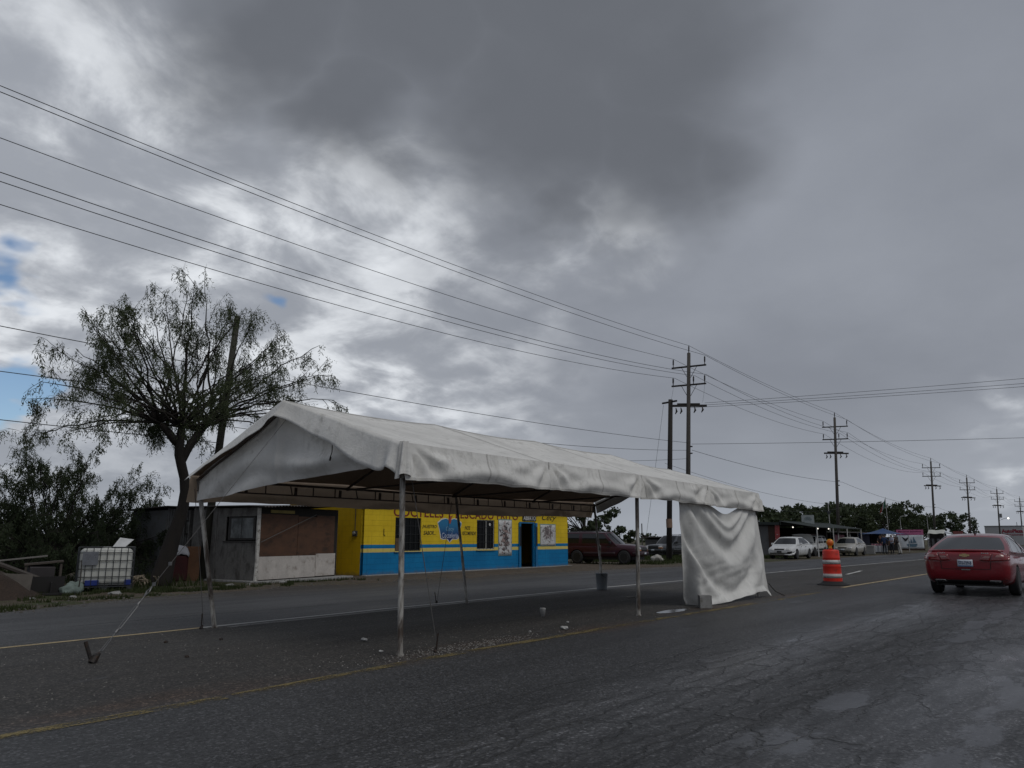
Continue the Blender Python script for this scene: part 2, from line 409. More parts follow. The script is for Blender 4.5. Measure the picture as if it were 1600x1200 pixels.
# ---- painted lines: worn sheets 4 mm above the asphalt
def paint(name, col, keep, scale=5.):
    m_ = bpy.data.materials.new(name); m_.use_nodes = True; t = NT(m_.node_tree); t.n.clear()
    co = t.node('ShaderNodeTexCoord').outputs['Object']
    n = t.m('ADD', t.m('MULTIPLY', t.noise(t.vm('MULTIPLY', co, (.3, 1, 1)), scale, 7, .68), .6), t.m('MULTIPLY', t.noise(co, 45, 4, .7), .4))
    big = t.noise(t.vm('MULTIPLY', co, (1, .2, 1)), .35, 3)
    k = t.mr(t.m('ADD', n, t.m('MULTIPLY', t.m('SUBTRACT', big, .5), .28)), .62 - keep * .3, .72 - keep * .3)
    b = t.node('ShaderNodeBsdfPrincipled'); b.inputs['Roughness'].default_value = .75
    t.put(b.inputs['Base Color'], t.vm('MULTIPLY', (*col,), t.comb(*[t.mr(n, .3, .7, .75, 1.2, False)] * 3)))
    tr = t.node('ShaderNodeBsdfTransparent'); ms = t.node('ShaderNodeMixShader'); t.put(ms.inputs[0], k)
    t.l.new(tr.outputs[0], ms.inputs[1]); t.l.new(b.outputs[0], ms.inputs[2])
    t.l.new(ms.outputs[0], t.node('ShaderNodeOutputMaterial').inputs[0])
    return m_
P_YEL3 = paint('olive yellow paint', (.165, .128, .045), .60)
P_YEL = paint('faded yellow paint', (.150, .115, .042), .54)
P_YEL2 = paint('yellow line paint', (.34, .27, .15), .88)
P_WHT = paint('white line paint', (.40, .40, .385), .92)
P_GRY = paint('scraped line paint', (.17, .17, .165), .80)
def line(name, pts, wd, m_, lab, z=.004):
    mb = MB(); n = 0; P = []
    for (x0, y0), (x1, y1) in zip(pts[:-1], pts[1:]):
        k = max(2, int((x1 - x0) / .5))
        P += [(lerp(x0, x1, i / k), lerp(y0, y1, i / k)) for i in range(k)]
    P.append(pts[-1])
    vs_ = []
    for x, y in P:
        w1 = wd * .5 * (1 + .25 * nz(x * 2.3, 5.1)); o = .02 * nz(x * .6, 8.)
        vs_ += [(x, y - w1 + o, z), (x, y + w1 + o, z)]
    mb.add(vs_, [(2 * i, 2 * i + 2, 2 * i + 3, 2 * i + 1) for i in range(len(P) - 1)])
    return setp(mb.build(name, m_), kind='structure', label=lab)
line('lane_marking', [(-20, 6.1), (2.3, 6.12), (3.9, 6.13)], .15, P_YEL3, 'clearer yellow line at the lower left edge of the median')
line('lane_marking', [(4.0, 6.13), (6.1, 6.30), (12, 6.34), (17.5, 6.25), (20.5, 6.28)], .15, P_YEL, 'faded yellow line along the near edge of the median')
line('lane_marking', [(22.9, 6.40), (33.7, 6.28), (60, 6.2), (300, 6.2)], .13, P_YEL2, 'yellow line running on past the traffic drum')
line('lane_marking', [(-20, 10.9), (3.9, 10.99), (6.6, 11.12)], .11, P_YEL2, 'yellow line on the far side of the median, left of the tent')
line('lane_marking', [(6.62, 11.12), (10.4, 11.34), (14.6, 11.47), (19.2, 11.58), (24, 11.5), (36, 11.4), (55, 11.0), (120, 11), (300, 11)], .12, P_WHT, 'thin white line on the far side of the median behind the tent')
line('lane_marking', [(6.9, 10.9), (10.4, 11.08), (14.6, 11.2), (17.9, 11.3)], .16, P_GRY, 'scraped grey ghost line beside the white line')
line('lane_marking', [(31.5, 8.6), (35.5, 9.1)], .14, P_WHT, 'short pale dash in the median beyond the drum')

# puddle in the shade under the tent
wm = bpy.data.materials.new('puddle water'); wm.use_nodes = True
_b = wm.node_tree.nodes['Principled BSDF']; _b.inputs['Base Color'].default_value = (.03, .03, .03, 1); _b.inputs['Roughness'].default_value = .16
_t = NT(wm.node_tree); _bn = _t.node('ShaderNodeBump'); _bn.inputs['Strength'].default_value = .15
_bn.inputs['Strength'].default_value = .03; _t.put(_bn.inputs['Height'], _t.noise(_t.node('ShaderNodeTexCoord').outputs['Object'], 9, 2)); _t.l.new(_bn.outputs[0], _b.inputs['Normal'])
mb = MB(); pts = []
for k in range(40):
    a = 2 * math.pi * k / 40; r_ = 1 + .25 * nz(math.cos(a) * 1.6, math.sin(a) * 1.6, 4)
    pts.append((13.45 + .55 * r_ * math.cos(a), 6.80 + .17 * r_ * math.sin(a), .0045))
mb.add(pts, [tuple(range(40))])
setp(mb.build('puddle', wm), kind='structure', label='small bright rain puddle on the median by the middle tent leg')

# ---- grass on the verge: blades nobody could count
G1 = mat('grass blade', (.034, .043, .017), .8, .45, 1.2, spec=.2, transl=((.06, .09, .02), .25))
def grass(name, lab, n, place, hmin, hmax, wd=.012):
    vs_ = []; fs = []
    for i in range(n):
        p = place()
        if p is None: continue
        x, y = p; z = gz(x, y); a = random.uniform(0, 6.28); h = random.uniform(hmin, hmax); ww = wd * random.uniform(.7, 1.6)
        dx, dy = math.cos(a), math.sin(a); lx, ly = random.uniform(-.5, .5) * h, random.uniform(-.5, .5) * h
        b = len(vs_); vs_ += [(x - dx * ww, y - dy * ww, z - .01), (x + dx * ww, y + dy * ww, z - .01), (x + lx, y + ly, z + h)]
        fs.append((b, b + 1, b + 2))
    mb = MB(); mb.add(vs_, fs)
    return setp(mb.build(name, G1), label=lab, cat='grass', kind='stuff')
def _verge():
    x = random.uniform(1, 17.5); y = edge_y(x) + .15 + random.random() ** 1.1 * (3.4 - .09 * max(0, x - 6) * 2)
    if nz(x * .55, y * .8, 2.) + .6 * nz(x * 2.2, y * 2.2) < .02 + .25 * sstep(9, 16, x) + .35 * (1 - sstep(0, .9, y - edge_y(x))): return None
    if 14.3 < x and y > 20.9: return None
    return x, y
grass('verge_grass', 'short patchy green grass along the road edge on the left', 26000, _verge, .03, .12)
def _yard():
    x = random.uniform(36.5, 60); y = random.uniform(19.6, 29)
    if nz(x * .35, y * .5, 5.) < -.05: return None
    return x, y
grass('yard_grass', 'rough green grass between the two parked off-roaders', 16000, _yard, .06, .28, .022)
def _back():
    x = random.uniform(-2, 15); y = random.uniform(21, 40)
    if nz(x * .4, y * .4, 9.) < .0 or (x > 13 and y < 29): return None
    return x, y
grass('weeds', 'dry weeds behind the water tank', 12000, _back, .08, .4, .02)

# loose gravel gathered on the near line and along the road edge
def gravel(name, lab, n, place, smin, smax, m_):
    vs_ = []; fs = []
    for i in range(n):
        p = place()
        if p is None: continue
        x, y, z = p; s = random.uniform(smin, smax) * random.uniform(.6, 1.); a = random.uniform(0, 6.28); b = len(vs_); c, d = math.cos(a) * s, math.sin(a) * s
        vs_ += [(x + c, y + d, z), (x - d, y + c * .8, z), (x - c * .9, y - d, z), (x + d, y - c, z), (x + c * .3, y + d * .3, z + s * .8), (x - c * .3, y - d * .2, z + s * .65)]
        fs += [(b, b + 1, b + 4), (b + 1, b + 5, b + 4), (b + 1, b + 2, b + 5), (b + 2, b + 3, b + 5), (b + 3, b + 4, b + 5), (b + 3, b, b + 4)]
    mb = MB(); mb.add(vs_, fs); return setp(mb.build(name, m_), label=lab, cat='gravel', kind='stuff')
GRV = mat('pale gravel', (.16, .155, .145), .9, .4, 3)
gravel('gravel', 'pale gravel gathered along the faded line at the front tent leg', 480, lambda: (random.gauss(7.6, .8), 6.62 + random.gauss(0, .13), 0.), .006, .016, GRV)
gravel('gravel', 'scattered grit on the dusty median', 1500, lambda: (random.uniform(2, 22), random.uniform(6.5, 10.8), 0.), .004, .014, GRV)
def _edge():
    x = random.uniform(2, 40); return x, edge_y(x) + random.gauss(.15, .45), .0
gravel('gravel', 'grey gravel strewn along the far edge of the road', 1700, _edge, .010, .040, mat('grey gravel', (.085, .080, .073), .9, .4, 3))
# far scrub line and low treeline that read as one mass
LEAF_D = mat('dark scrub leaf', (.034, .046, .022), .85, .5, .5, spec=.15)
def leaf_cloud(centers, n, size, squash=1., seed=0, aspect=.55):
    rs = np.random.RandomState(seed)
    c = np.array([p[:3] for p in centers]); r = np.array([p[3] for p in centers])
    idx = rs.choice(len(c), n, p=(r ** 2) / (r ** 2).sum())
    d = rs.normal(size=(n, 3)); d /= np.linalg.norm(d, axis=1)[:, None]
    rad = r[idx] * rs.uniform(.25, 1., n) ** .6
    p = c[idx] + d * rad[:, None] * np.array([1, 1, squash])
    a = rs.normal(size=(n, 3)); a /= np.linalg.norm(a, axis=1)[:, None]
    b = np.cross(a, rs.normal(size=(n, 3))); b /= np.linalg.norm(b, axis=1)[:, None]
    s = size * rs.uniform(.6, 1.4, n)[:, None]
    q_ = np.stack([p - a * s, p + b * s * aspect, p + a * s, p - b * s * aspect], 1).reshape(-1, 3)
    mb = MB(); mb.v = [tuple(x) for x in q_]; mb.f = [(4 * i, 4 * i + 1, 4 * i + 2, 4 * i + 3) for i in range(n)]; mb.mi = [0] * n
    return mb
cs = []
for i in range(120):
    x = random.uniform(-30, 45); y = random.uniform(52, 62); h = random.uniform(.8, 1.5) * (1.0 if x < 25 else .75)
    cs.append((x, y, h * .7, h))
setp(leaf_cloud(cs, 16000, .22, .8, 3).build('scrub', LEAF_D), kind='stuff', cat='scrub', label='dark low scrub along the field edge on the left')
cs = []
for i in range(260):
    a = random.uniform(R(22), R(80)); d = random.uniform(360, 420); h = random.uniform(1.2, 3.2)
    cs.append((d * math.cos(a), d * math.sin(a), h * .5, h * 1.6))
setp(leaf_cloud(cs, 9000, .9, .55, 5).build('treeline', LEAF_D), kind='stuff', cat='treeline', label='faint far treeline along the horizon of the field')
# ================================================================ THE TENT ON THE MEDIAN
def cloth_material(name, col, streak=(.20, .19, .17), tr=((.42, .34, .25), .10), amount=.42):
    m_ = bpy.data.materials.new(name); m_.use_nodes = True; t = NT(m_.node_tree); t.n.clear()
    co = t.node('ShaderNodeTexCoord').outputs['Object']
    n1 = t.noise(co, 1.1, 6, .6); n2 = t.noise(t.vm('MULTIPLY', co, (3.2, 3.2, .45)), 1.6, 6, .68); n3 = t.noise(co, 9, 5, .7)
    c = t.mix(t.mr(n1, .3, .7), tuple(v * .86 for v in col), tuple(min(1, v * 1.08) for v in col))
    c = t.mix(t.m('MULTIPLY', t.mr(n2, .50, .80), amount), c, streak)
    c = t.mix(t.m('MULTIPLY', t.mr(t.m('ADD', t.m('MULTIPLY', n1, .6), t.m('MULTIPLY', n3, .4)), .53, .68), amount * .8), c, tuple(v * .8 for v in streak))
    b = t.node('ShaderNodeBsdfPrincipled'); t.put(b.inputs['Base Color'], c); b.inputs['Roughness'].default_value = .75; b.inputs['Specular IOR Level'].default_value = .18
    bn = t.node('ShaderNodeBump'); bn.inputs['Strength'].default_value = .5; bn.inputs['Distance'].default_value = .03
    t.put(bn.inputs['Height'], t.m('ADD', t.noise(co, 3.2, 5, .6, .5), t.m('MULTIPLY', t.m('ABSOLUTE', t.m('SUBTRACT', t.noise(co, 7, 4, .55, .8), .5)), .55))); t.l.new(bn.outputs[0], b.inputs['Normal'])
    tl = t.node('ShaderNodeBsdfTranslucent'); t.put(tl.inputs[0], tr[0]); ms = t.node('ShaderNodeMixShader'); ms.inputs[0].default_value = tr[1]
    t.l.new(b.outputs[0], ms.inputs[1]); t.l.new(tl.outputs[0], ms.inputs[2]); t.l.new(ms.outputs[0], t.node('ShaderNodeOutputMaterial').inputs[0])
    return m_
CLOTH = cloth_material('tent cloth', (.68, .675, .65), tr=((.50, .36, .24), .055), amount=.50)
CLOTH_IN = cloth_material('brown inner cloth', (.34, .275, .22), streak=(.17, .125, .09), tr=((.58, .43, .30), .20))  # darker, browner copy of the tent cloth for its inner side
CLOTH_C = cloth_material('curtain cloth', (.64, .64, .62), tr=((.42, .34, .25), .04), amount=.30)
PIPE = mat('chipped white pipe', (.46, .45, .42), .5, .15, 6, .3, 60, dirt=((.06, .045, .035), .62, 7.), stretch=(1, 1, .3))
PIPE_D = mat('rusty frame pipe', (.10, .085, .075), .7, .3, 6, dirt=((.07, .04, .028), .45, 8.))
STEEL_D = mat('dark iron', (.030, .027, .026), .6, .3, 20, .3, 60, metal=.5, dirt=((.05, .03, .02), .4, 20.))
ZINC = mat('galvanised steel', (.20, .20, .20), .5, .15, 20, metal=.85)
ROPE = mat('grey wire rope', (.10, .097, .094), .7, .2, 30, metal=.2)

TL, TW = 11.75, 4.5
tent = thing('frame_tent', 'long white canvas frame tent with pitched roof standing on the road median', 'tent', (6.46, 6.72, 0), R(1.0))
RAFT = [0., 2.95, 5.88, 8.80, 11.75]
def bay(x):
    x = min(max(x, 0), TL - 1e-6)
    for a, b in zip(RAFT[:-1], RAFT[1:]):
        if a <= x <= b: return (x - a) / (b - a)
    return 0
RY = 2.28
def ridge_z(x): return 3.19 + .035 * math.sin(math.pi * min(1, max(0, x / TL))) - .10 * sstep(8.5, 11.8, x) - .045 * math.sin(math.pi * bay(x)) ** .8
def eave_n(x): return 2.425 - .05 * sstep(5, 12, x) - .010 * math.sin(math.pi * bay(x))
def eave_f(x): return 2.27 + .03 * math.sin(x * .7) - .02 * math.sin(math.pi * bay(x))
def roof_pt(x, v):
    a = abs(v); e = eave_n(x) if v < 0 else eave_f(x)
    y = RY + (v * (RY + .05) if v < 0 else v * (TW - RY))
    z = lerp(ridge_z(x), e, a)
    sag = .05 * math.sin(math.pi * bay(x)) * math.sin(math.pi * min(1, a * 1.02))
    crease = .009 * nz(x * 1.4, v * 2.5, 1.) + .008 * nz(x * .5 + v * 3.2, v * 4., 5.)
    # diagonal tension wrinkles from the ridge joints down to the eave
    wr = 0.
    for r_ in RAFT[1:4]:
        dx = x - r_ - a * .55
        wr += .022 * math.exp(-(dx / .16) ** 2) * a * (1 - a) * 4
    return V(x, y, z - sag + crease * min(1, 6 * a * (1 - a) + .25) + wr)
mb = MB(); mb.grid(lambda u, v: roof_pt(-.06 + u * (TL + .12), -1 + 2 * v), 118, 44)
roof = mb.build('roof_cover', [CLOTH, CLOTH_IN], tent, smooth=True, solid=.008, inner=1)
SEAMM = cloth_material('seam tape', (.50, .495, .475), amount=.45)
for r_ in RAFT[1:4]:
    for a_, b_ in ((-1, -.02), (.02, 1)):
        mb = MB(); mb.grid(lambda u, v: roof_pt(r_ - .03 + .06 * u, lerp(a_, b_, v)) + V(0, 0, .006), 2, 30); mb.build('seam', SEAMM, roof, smooth=True)
mb = MB(); mb.grid(lambda u, v: roof_pt(-.05 + u * (TL + .1), -.035 + .07 * v) + V(0, 0, .007), 118, 4); mb.build('ridge_seam', SEAMM, roof, smooth=True)
mb = MB(); mb.grid(lambda u, v: roof_pt(-.05 + u * (TL + .1), -1 + .03 * v) + V(0, -.004, .005), 118, 2); mb.build('eave_hem', SEAMM, roof, smooth=True)
def valance(name, fe, ysign, y0, h, pins, seed, amp=.055, m_=None):
    def fn(u, t):
        x = -.08 + u * (TL + .16); top = fe(x) + .012
        hh = h * (1 + .06 * nz(x * .8, seed) - .05 * math.sin(math.pi * bay(x)) + .05 * nz(x * 2.7, seed + 4))
        d = .0
        for p_, a_ in pins:
            dx = x - p_; rho = math.hypot(dx, t * h)
            ang = math.atan2(dx, t * h + .05)
            d += a_ * math.exp(-(rho / .75) ** 1.5) * (math.cos(ang * 11 + p_) * .8 + .2) * min(1, rho * 5)
        # slack swags between the pins
        bx = bay(x); sw = .03 * math.sin(math.pi * bx) * math.sin(math.pi * min(1, t * .95))
        sw += .032 * math.sin((t * 1.35 - .95 * (2 * bx - 1) ** 2) * 7.0 + seed) * math.sin(math.pi * bx) * t
        d += sw + amp * .7 * t * nz(x * 1.6, t * 1.3, seed) + amp * .35 * t * nz(x * 5., t * .9, seed + 2)
        out = .012 + d * sstep(0, .45, t) + .05 * t
        return V(x, y0 + ysign * out, top - hh * t)
    mb = MB(); mb.grid(fn, 220, 14, flip=(ysign > 0))
    vo_ = mb.build(name, m_ or CLOTH, tent, smooth=True)
    if ysign < 0:
        out_ = V(0, ysign * .004, 0)
        h_ = MB(); h_.grid(lambda u, t: fn(u, lerp(.925, 1.002, t)) + out_, 220, 2); h_.build('hem', SEAMM, vo_, smooth=True)
        for x_ in (1.48, 2.95, 4.4, 5.88, 7.3, 8.8, 10.3):
            u_ = (x_ + .08) / (TL + .16); h_ = MB(); h_.grid(lambda u, t: fn(u_ + (u - .5) * .0022, t * .925) + out_, 2, 14); h_.build('panel_seam', SEAMM, vo_, smooth=True)
    return vo_
pins = [(0, .08), (2.95, .06), (5.88, .09), (8.80, .08), (11.75, .09)]
valance('near_valance', eave_n, -1, -.06, .43, pins, 1.7)
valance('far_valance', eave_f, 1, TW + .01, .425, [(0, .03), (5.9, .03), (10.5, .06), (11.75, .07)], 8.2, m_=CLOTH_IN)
# gable bands that hang from the end rafters
def gable_band(name, x0, sgn, hn, hf):
    def fn(u, t):
        v = -1 + 2 * u; p = roof_pt(0 if sgn < 0 else TL, v)
        h = lerp(hn, .24, sstep(-1, 0, v)) if v < 0 else lerp(.24, hf, sstep(0, 1, v))
        if sgn < 0: h *= 1 - .25 * math.exp(-((v + .95) / .05) ** 2)
        h += .03 * nz(v * 5, 3.)
        d = .03 + .09 * t + .02 * t * nz(v * 4, t, 6.) + .07 * math.exp(-((v - .04) / .08) ** 2) * t
        d += .05 * t * math.exp(-((v + 1) / .12) ** 2) * math.cos(v * 60)
        return V(x0 + sgn * d, p.y, p.z + .010 - h * t)
    mb = MB(); mb.grid(fn, 120, 8, flip=(sgn > 0)); return mb.build(name, CLOTH, tent, smooth=True, solid=.004)
gable_band('gable_band', -.07, -1, .46, .10)
gable_band('gable_band', TL + .07, 1, .36, .30)
# bunched cloth where the gable band and the near valance meet
mb = MB(); mb.grid(lambda u, v: V(-.07 + (.050 + .045 * v) * (1 + .30 * math.cos(u * 2 * math.pi * 5 + v)) * math.cos(u * 2 * math.pi), -.075 + (.040 + .035 * v) * (1 + .30 * math.cos(u * 2 * math.pi * 5 + v)) * math.sin(u * 2 * math.pi), lerp(2.445, 2.03 + .03 * math.sin(u * 12), v)), 40, 10); mb.build('corner_gather', CLOTH, tent, smooth=True)
# canvas gable wall of the near-left end, tied up so that its hem hangs in a slack curve
def gab(u, t):
    y = lerp(.60, TW - .03, u); v = (y - RY) / (RY + .05) if y < RY else (y - RY) / (TW - RY)
    top = roof_pt(.1, v).z - .03
    bot = interp([.5, 1.6, 2.55, 3.5, 4.6], [2.19, 2.11, 2.06, 1.95, 1.87], y) + .012 * nz(y * 2.2, 3)
    bot = min(bot, top - .004)
    z = lerp(top, bot, t)
    d = 0.
    d += .10 * math.exp(-((z - bot - .15 - .10 * abs(y - 1.6)) / .12) ** 2) * math.exp(-((y - 1.65) / .8) ** 2)      # fat roll above the hem
    d += .045 * math.sin((z * 1.0 + .42 * (y - 2.6) ** 2 * .5) * 16) * math.exp(-((y - 3.4) / .7) ** 2) * t
    d += .035 * math.exp(-((y - RY - .15) / .05) ** 2) + .03 * nz(y * 1.8, z * 1.5, 2.)
    d += .05 * math.sin(math.pi * t) * math.sin(math.pi * u)
    return V(.02 - d, y, z)
mb = MB(); mb.grid(gab, 90, 26, flip=True); mb.build('gable_wall', CLOTH, tent, smooth=True)
mb = MB(); mb.path([(-.12, 1.18, 2.52), (-.115, 1.185, 2.40), (-.12, 1.21, 2.33)], .006, 5); mb.path([(-.12, 1.20, 2.34), (-.12, 1.215, 2.29)], .012, 5)
mb.build('tie_cord', STEEL_D, tent)
# legs: painted pipe, knocked out of plumb
def leg(b, t_, z1, r=.034):
    mb = MB(); mb.tube((*b, .0), (*t_, z1), r, r, 14); mb.tube((b[0], b[1], .0), (b[0], b[1], .02), r * 1.35, None, 12)
    o = mb.build('leg', PIPE, tent, smooth=False); return o
leg((.0, -.02), (.0, .02), 2.38)
leg((5.87, .06), (5.88, .02), 2.36)
leg((.34, 4.24), (.02, 4.46), 2.22)
leg((6.05, 4.13), (6.0, 4.44), 2.25, .028)
leg((11.73, 4.22), (11.70, 4.44), 2.25, .030)
leg((11.72, .05), (11.72, .02), 2.34, .030)
mb = MB(); mb.tube((0, -.03, 2.00), (0, -.03, 2.07), .046, None, 12); mb.box((-.05, -.04, 2.035), (.07, .05, .05), .3); mb.build('leg_clamp', PIPE, tent)
# roof frame
for r_ in RAFT:
    mb = MB()
    mb.tube((r_, .02, 2.34), (r_, RY, ridge_z(r_) - .06), .022, None, 8); mb.tube((r_, TW - .06, 2.20), (r_, RY, ridge_z(r_) - .06), .022, None, 8)
    mb.build('rafter', PIPE_D, tent)
    if 0 < r_ < TL:
        mb = MB(); mb.tube((r_, .04, 2.30), (r_, TW - .08, 2.19), .016, None, 8); mb.tube((r_, RY, 2.25), (r_, RY, ridge_z(r_) - .08), .014, None, 8)
        mb.build('tie_bar', PIPE_D, tent)
for yy, z0 in ((.02, 2.36), (TW - .06, 2.21)):
    mb = MB(); mb.tube((0, yy, z0), (TL, yy, z0), .020, None, 8); mb.tube((0, yy, z0 - .17), (TL, yy, z0 - .17), .012, None, 6)
    for k in range(24):
        x = .25 + k * .49; mb.tube((x, yy, z0), (x + (.0 if k % 3 else .05), yy, z0 - .17), .011, None, 5)
        if k % 2: mb.box((x + .1, yy - .02, z0 - .10), (.05, .02, .13), 0, 0, .3 * nz(k * 1.7))
    mb.build('eave_rail', PIPE_D, tent)
mb = MB(); mb.tube((0, RY, ridge_z(0) - .06), (TL, RY, ridge_z(TL) - .06), .022, None, 8); mb.build('ridge_pole', PIPE_D, tent)
mb = MB(); mb.tube((11.50, 4.18, .36), (11.74, 4.30, 1.15), .021, None, 8); mb.build('brace_pipe', PIPE, tent)

# ---- the loose canvas side curtain hung in the last bay
cur = thing('tent_curtain', 'wrinkled white canvas curtain hanging slack from the right end of the tent', 'curtain', (14.2, 6.9, 0), R(-.6))
CW = 3.98
def cur_pt(u, v):
    # top hem pinned at u=0, .3, .78, 1 and drooping between the pins
    top = 2.06 - .23 * math.exp(-((u - .55) / .16) ** 2) - .015 * math.sin(u * 9)
    bot = .02 + .05 * max(0, math.sin(math.pi * (u - .25) / .75)) * .6 + .11 * sstep(.45, .9, u) * (1 - sstep(.93, 1.0, u))
    z = lerp(top, bot, v)
    x = lerp(-.10 + .16 * v, CW * (.968 + .060 * v ** 1.4), u) + .10 * math.sin(math.pi * v) * (u - .6) * .4
    # concentric hanging folds
    g = v + .62 * (2 * u - 1.08) ** 2
    d = .16 * math.exp(-((g - .30) / .07) ** 2) * sstep(0, .15, 1 - abs(2 * u - 1.02))
    d += .13 * math.exp(-((g - .16) / .045) ** 2)
    d -= .15 * math.exp(-((g - .43) / .10) ** 2)
    d += .20 * math.exp(-((g - .62) / .12) ** 2) * sstep(.0, .3, 1 - abs(2 * u - 1.0))
    d -= .22 * math.exp(-((g - .92) / .085) ** 2) * (1 - sstep(.7, .95, u))
    d += .15 * math.exp(-((g - 1.08) / .09) ** 2) * (1 - v * .3)
    # vertical gathers fanning from the top corners
    d += .055 * math.sin(u * 62) * math.exp(-(u / .13) ** 2) * (1 - .5 * v)
    d += .05 * math.sin(u * 48 + 1) * math.exp(-((u - 1) / .18) ** 2) * (.3 + v * .7)
    d += .018 * math.sin((v * 1.2 + u * .5) * 34 + 6 * nz(u * 3, v * 3)) * sstep(.45, .7, v) * (1 - sstep(.8, 1, u)) * .6 + .040 * nz(u * 5, v * 3.5, 2.2) + .022 * nz(u * 13, v * 9, 4.) * sstep(.2, .6, v) + .010 * nz(u * 32, v * 22, 7.) * sstep(.3, .6, v)
    d *= sstep(-.02, .12, v) * (.15 + .85 * sstep(0, .10, u)) * (.25 + .75 * sstep(0, .10, 1 - u))
    y = -d * .44 - .10 * v + .030 * math.sin(u * 42 + 3 * nz(v * 2, 4.)) * sstep(.1, .4, v) * (.35 + .65 * abs(nz(u * 4, 8.)))
    # the left edge turns back under the tent towards the ground
    k = 1 - sstep(.0, .13, u)
    y += k * (.42 * v ** 1.2); x += k * (.50 * v)
    if v > .93: y -= .12 * sstep(.93, 1, v) * (.4 + .6 * nz(u * 8, 1.) ** 2); z = max(z, .012 + .02 * abs(nz(u * 20, 3.)))
    return V(x, y, z)
mb = MB(); mb.grid(cur_pt, 150, 110); mb.build('curtain_cloth', CLOTH_C, cur, smooth=True)
mb = MB(); mb.path([(CW * .97, .03, 2.05), (CW * .985, -.02, 1.6), (CW * 1.0, 0, 1.1)], [.02, .012, .006], 6); mb.path([(CW * .955, .0, 2.05), (CW * .96, -.03, 1.85)], .014, 5)
mb.build('tie_cord', STEEL_D, cur)
mb = MB(); mb.path([(CW * 1.01, -.13, .30), (CW * 1.05, -.22, .12), (CW * 1.10, -.36, .015)], .010, 5); mb.build('guy_cord', STEEL_D, cur)

CONC = mat('concrete block', (.26, .26, .255), .9, .2, 12, .5, 60, dirt=((.14, .13, .12), .3, 10.))
mb = MB()   # hollow block standing on end
blk = thing('concrete_block', 'grey concrete block weighing down the corner of the tent curtain', 'block', (14.50, 6.63, 0), R(35))
for sx in (-1, 1): mb.box((sx * .105, 0, .12), (.03, .23, .24))
for k in (-1, 1): mb.box((0, k * .10, .12), (.18, .03, .24))
mb.box((0, 0, .12), (.18, .17, .035))
mb.build('shell', CONC, blk, bevel=.006)

bk = thing('bucket', 'grey plastic bucket of concrete at the foot of the far right tent leg', 'bucket', (18.0, 11.12, 0), R(20))
mb = MB(); mb.lathe([(.13, 0), (.135, .02), (.158, .40), (.17, .405), (.17, .43), (.16, .435), (.150, .42), (.128, .33)], 24); mb.build('pail', mat('grey plastic', (.22, .24, .26), .55, .2, 5), bk, smooth=True)
mb = MB(); mb.lathe([(.0, .34), (.134, .34)], 20); mb.build('concrete_fill', CONC, bk)
mb = MB(); mb.path([V(.165 * math.cos(a), -.02 - .12 * math.sin(a), .40 - .10 * math.sin(a)) for a in np.linspace(0, math.pi, 12)], .005, 5); mb.build('handle', STEEL_D, bk)

# ---- guy ropes and stakes
def stake(name, lab, loc, lean, rope_to, full=False):
    o = thing(name, lab, 'tent stake', loc)
    mb = MB(); mb.tube((0, 0, -.05), (lean[0] * .24, lean[1] * .24, .22), .020 if full else .009, None, 10); mb.build('rod', STEEL_D, o)
    mb = MB(); k = 1. if full else .55; mb.path([(-.02 * k, 0, .0), (.02 * k, .01, .06 * k), (.06 * k, .02, .09 * k)], [.045 * k, .04 * k, .018 * k], 8); mb.build('foot_collar', STEEL_D, o)
    e = V(*rope_to) - V(*loc); d = e.normalized(); s = V(.04, .02, .07)
    if full:
        a0 = s + d * .06; a1 = s + d * .20; b0 = s + d * .30; b1 = s + d * .66
        sd_ = d.cross(V(0, 0, 1)).normalized()
        mb = MB(); mb.path([a0, a0 + sd_ * .02, a1 + sd_ * .02, a1, a1 - sd_ * .02, a0 - sd_ * .02, a0], .006, 6); mb.build('shackle', ZINC, o)
        mb = MB(); mb.path([b0, b0 + d * .03 + sd_ * .028, b1 - d * .03 + sd_ * .028, b1, b1 - d * .03 - sd_ * .028, b0 + d * .03 - sd_ * .028, b0], .005, 6)
        mb.tube(a1, b0 + d * .05, .005, None, 6); mb.tube(b1 - d * .05, b1 + d * .12, .005, None, 6)
        for q_ in (b0, b1): mb.tube(q_ - d * .02, q_ + d * .02, .016, None, 8)
        mb.build('turnbuckle', ZINC, o)
        mb = MB(); mb.path([b1 + d * .1, b1 + d * .16 + sd_ * .03, b1 + d * .23, b1 + d * .16 - sd_ * .03, b1 + d * .1], .008, 5); mb.build('thimble', ZINC, o)
        for q_ in (.26, .55): mb = MB(); mb.box(b1 + d * q_, (.03, .03, .04)); mb.build('rope_clip', ZINC, o)
        mb = MB(); mb.path([b1 + d * .2, e], .0035, 6); mb.build('rope', ROPE, o)
    else:
        mid = s.lerp(e, .5) + V(.02, .02, -.02)
        mb = MB(); mb.path([s, mid, e], .005, 5); mb.build('rope', ROPE, o)
    return o
stake('tent_stake', 'iron stake with turnbuckle and rope on the bare median left of the tent', (4.07, 8.91, 0), (-.32, .30), (6.42, 9.0, 2.98), True)
stake('tent_stake', 'short dark stake on the yellow line beside the leaning far left tent leg', (6.52, 10.98, 0), (.05, .1), (6.40, 11.3, 2.2))
stake('tent_stake', 'thin stake with cord on the faded near line just right of the front tent leg', (6.92, 6.58, 0), (.05, -.1), (6.60, 6.8, 2.35))
stake('tent_stake', 'thin dark stake behind the middle of the tent, left of the far middle leg', (12.1, 11.5, 0), (-.1, .15), (12.3, 11.3, 2.1))

